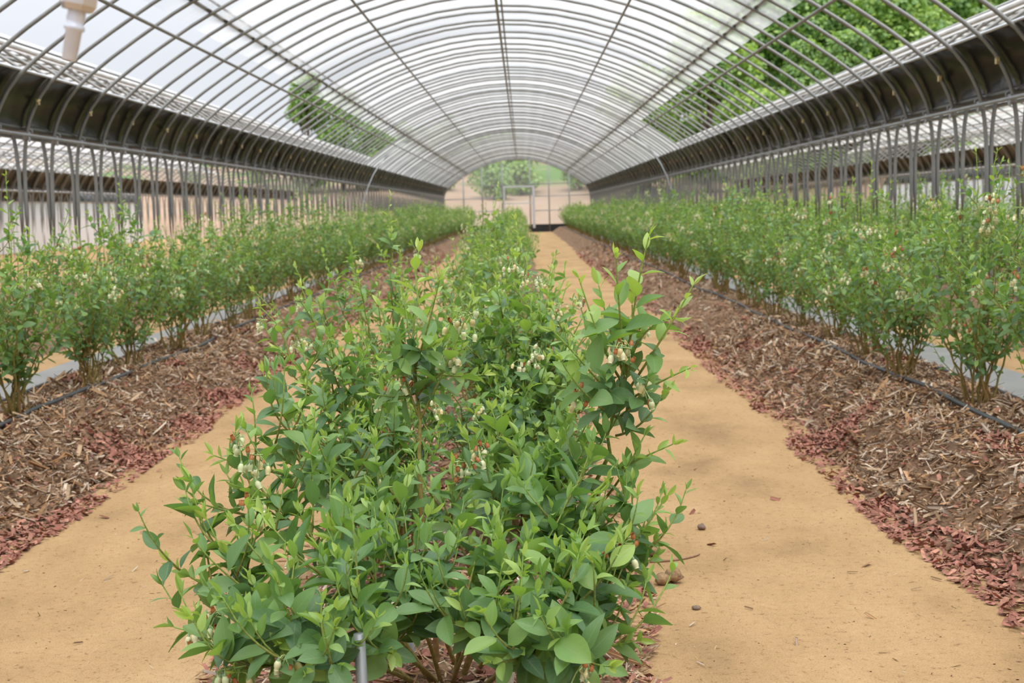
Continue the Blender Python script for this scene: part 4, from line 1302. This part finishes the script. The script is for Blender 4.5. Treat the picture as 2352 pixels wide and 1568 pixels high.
for i, b in enumerate(bits):
    k = b[2] / np.linalg.norm(fr[1][i])
    for q in range(3): fr[q][i] *= k
    fr[2][i] *= .6
    fr[3][i, 2] = .006
    fr[4][i] = CHIP_COL[b[3]]
chip_objects('wood_chip', fr, range(len(bits)), fl)
# fine grit of the path, too small to count
n = 9000
y = 3.0 + 9 * bits_rng.random(n) ** 1.4; x = CX + np.where(bits_rng.random(n) < .5, -1, 1) * bits_rng.uniform(.5, 1.6, n)
fr = list(chip_frames(n, x, y, y * 0 + .001, bits_rng.random(n) < .3, bits_rng))
for q in range(3): fr[q] *= bits_rng.uniform(.06, .38, (n, 1))
fr[3][:, 2] = .001
fr[4] = fr[4] * .65 + np.array((.40, .26, .13)) * .35
o = link('path_grit', chips_joined('path_grit', fr), M['chip'], fl); o['kind'] = 'stuff'

# ------------------------------------------------------------------ hills and trees
def hill_z(X, Y):
    d = np.maximum(0, Y - 79)
    bank = 1.9 * np.clip(d / 7, 0, 1) ** .7
    slope = np.clip(Y - 88, 0, 34) * .115
    right = np.clip(X - 26, 0, 60) * .20 + np.maximum(0, X - 6) * .05 * np.clip((Y - 84) / 10, 0, 1)
    left = np.maximum(0, -X - 34) * .05
    return -.12 + bank + slope + right + left + .5 * (vnoise(X * .15, Y * .15, 6) - .5) * np.clip(d / 6 + np.maximum(0, X - 26) / 6, 0, 1)
hz = link('hill', grid_mesh('hill', np.arange(-120, 141, 2.5), np.arange(-10, 231, 2.5), hill_z), M['hill'])
tag(hz, 'tan earth bank and green hillside rising behind the tunnels', kind='structure')

def tree_meshes(seed, h, w, youth, n=9000, low=.10):
    rng = np.random.default_rng(seed)
    blobs = []
    for k in range(40):
        q = rng.random() ** .8
        z = h * (low + (.94 - low) * q)
        rad = w * (1.0 - abs(q - .35) * 1.05) * rng.uniform(.4, 1.0)
        az = rng.uniform(0, 6.28)
        blobs.append((rad * math.cos(az), rad * math.sin(az), z, w * rng.uniform(.22, .42)))
    blobs.append((0, 0, h * .93, w * .3))
    L = []
    for i in range(n):
        bx, by, bz, br = blobs[int(rng.integers(0, len(blobs)))]
        d = unit(rng.normal(0, 1, 3)); d[2] = d[2] * .8
        p = np.array((bx, by, bz)) + d * br * rng.uniform(.65, 1.05)
        nn = unit(d + np.array((0, 0, .6)) + rng.normal(0, .5, 3))
        dd = unit(np.cross(nn, rng.normal(0, 1, 3))); x = np.cross(dd, nn)
        s = rng.uniform(.15, .30)
        y = youth + .14 * rng.normal() + .15 * (d[2] > .3)
        L.append((np.stack([x * s * 1.7, dd * s, nn * s], -1), p, float(np.clip(y, 0, 1)), float(rng.random()), int(rng.integers(0, 6))))
    crown = leaves_joined('crown', L, T_TREE, M['treeleaf'])
    g = Geo()
    g.tube([(0, 0, -.3), (.05, 0, h * .3), (0, .05, h * .8)], [.035 * w + .12, .03 * w + .08, .04], 7, (.10, .075, .055))
    for bx, by, bz, br in blobs[:12]:
        g.tube(bez(np.array((0, 0, bz * .45)), np.array((bx * .3, by * .3, bz * .75)), np.array((bx, by, bz)), 5), np.linspace(.07, .025, 5), 5, (.11, .08, .06))
    return crown, g.mesh('trunk')
T_TREE = [leaf_template(2, 3, .15, .2, .1, .30) for _ in range(6)]
TREES = [tree_meshes(900, 9, 2.1, .52), tree_meshes(901, 8, 3.2, .66), tree_meshes(902, 10, 3.4, .50), tree_meshes(903, 7.5, 2.9, .74)]
SHRUB = [tree_meshes(910, 2.2, 1.3, .5, 900), tree_meshes(911, 1.8, 1.2, .62, 800)]
def tree(me, x, y, sc, rz, label, group=None, name='tree', cat='tree'):
    z = float(hill_z(np.array([x]), np.array([y]))[0])
    root = link(name, None, loc=(x, y, z)); root.rotation_euler = (0, 0, rz); root.scale = (sc, sc, sc)
    tag(root, label, cat, group)
    o = link('crown', me[0], None, root); o['kind'] = 'stuff'
    link('trunk', me[1], M['bark'], root)
tr = np.random.default_rng(5)
tree(TREES[0], -12.9, 92, .80, .3, 'tall mid green tree behind the left roof edge, alone against the sky')
tree(TREES[2], -11.0, 93, .62, 1.3, 'lower dark tree just right of the tall left tree')
for x, y, s in ((-9.2, 94, .42), (-7.6, 95, .36), (-6.2, 96, .36), (-16.5, 97, .34), (-21, 96, .30)):
    tree(TREES[int(tr.integers(0, 4))], x, y, s, tr.uniform(0, 6), 'low leafy tree on the bank seen through the left roof gap', 'low trees on the left bank')
k = 0
for x0, x1, y0, y1, n, sc in ((7, 46, 80, 87, 14, (.75, 1.0)), (10, 54, 90, 99, 14, (1.05, 1.45)), (16, 62, 104, 118, 14, (1.4, 1.8))):
    for i in range(n):
        x = x0 + (x1 - x0) * (i + tr.random() * .8) / n
        y = tr.uniform(y0, y1)
        w = ('front', 'middle', 'back')[(y0 > 85) + (y0 > 100)]
        kk = int(tr.integers(0, 4))
        tree(TREES[kk], x, y, tr.uniform(*sc), tr.uniform(0, 6), f'leafy green tree, {ORD[i]} from the left in the {w} line of the forest at right')
for i in range(26):
    x, y = tr.uniform(-10, 9), tr.uniform(87, 112)
    tree(SHRUB[i % 2], x, y, tr.uniform(.7, 1.5), tr.uniform(0, 6), 'green shrub on the bank, seen hazily through the end wall', 'shrubs on the far bank', 'shrub', 'shrub')
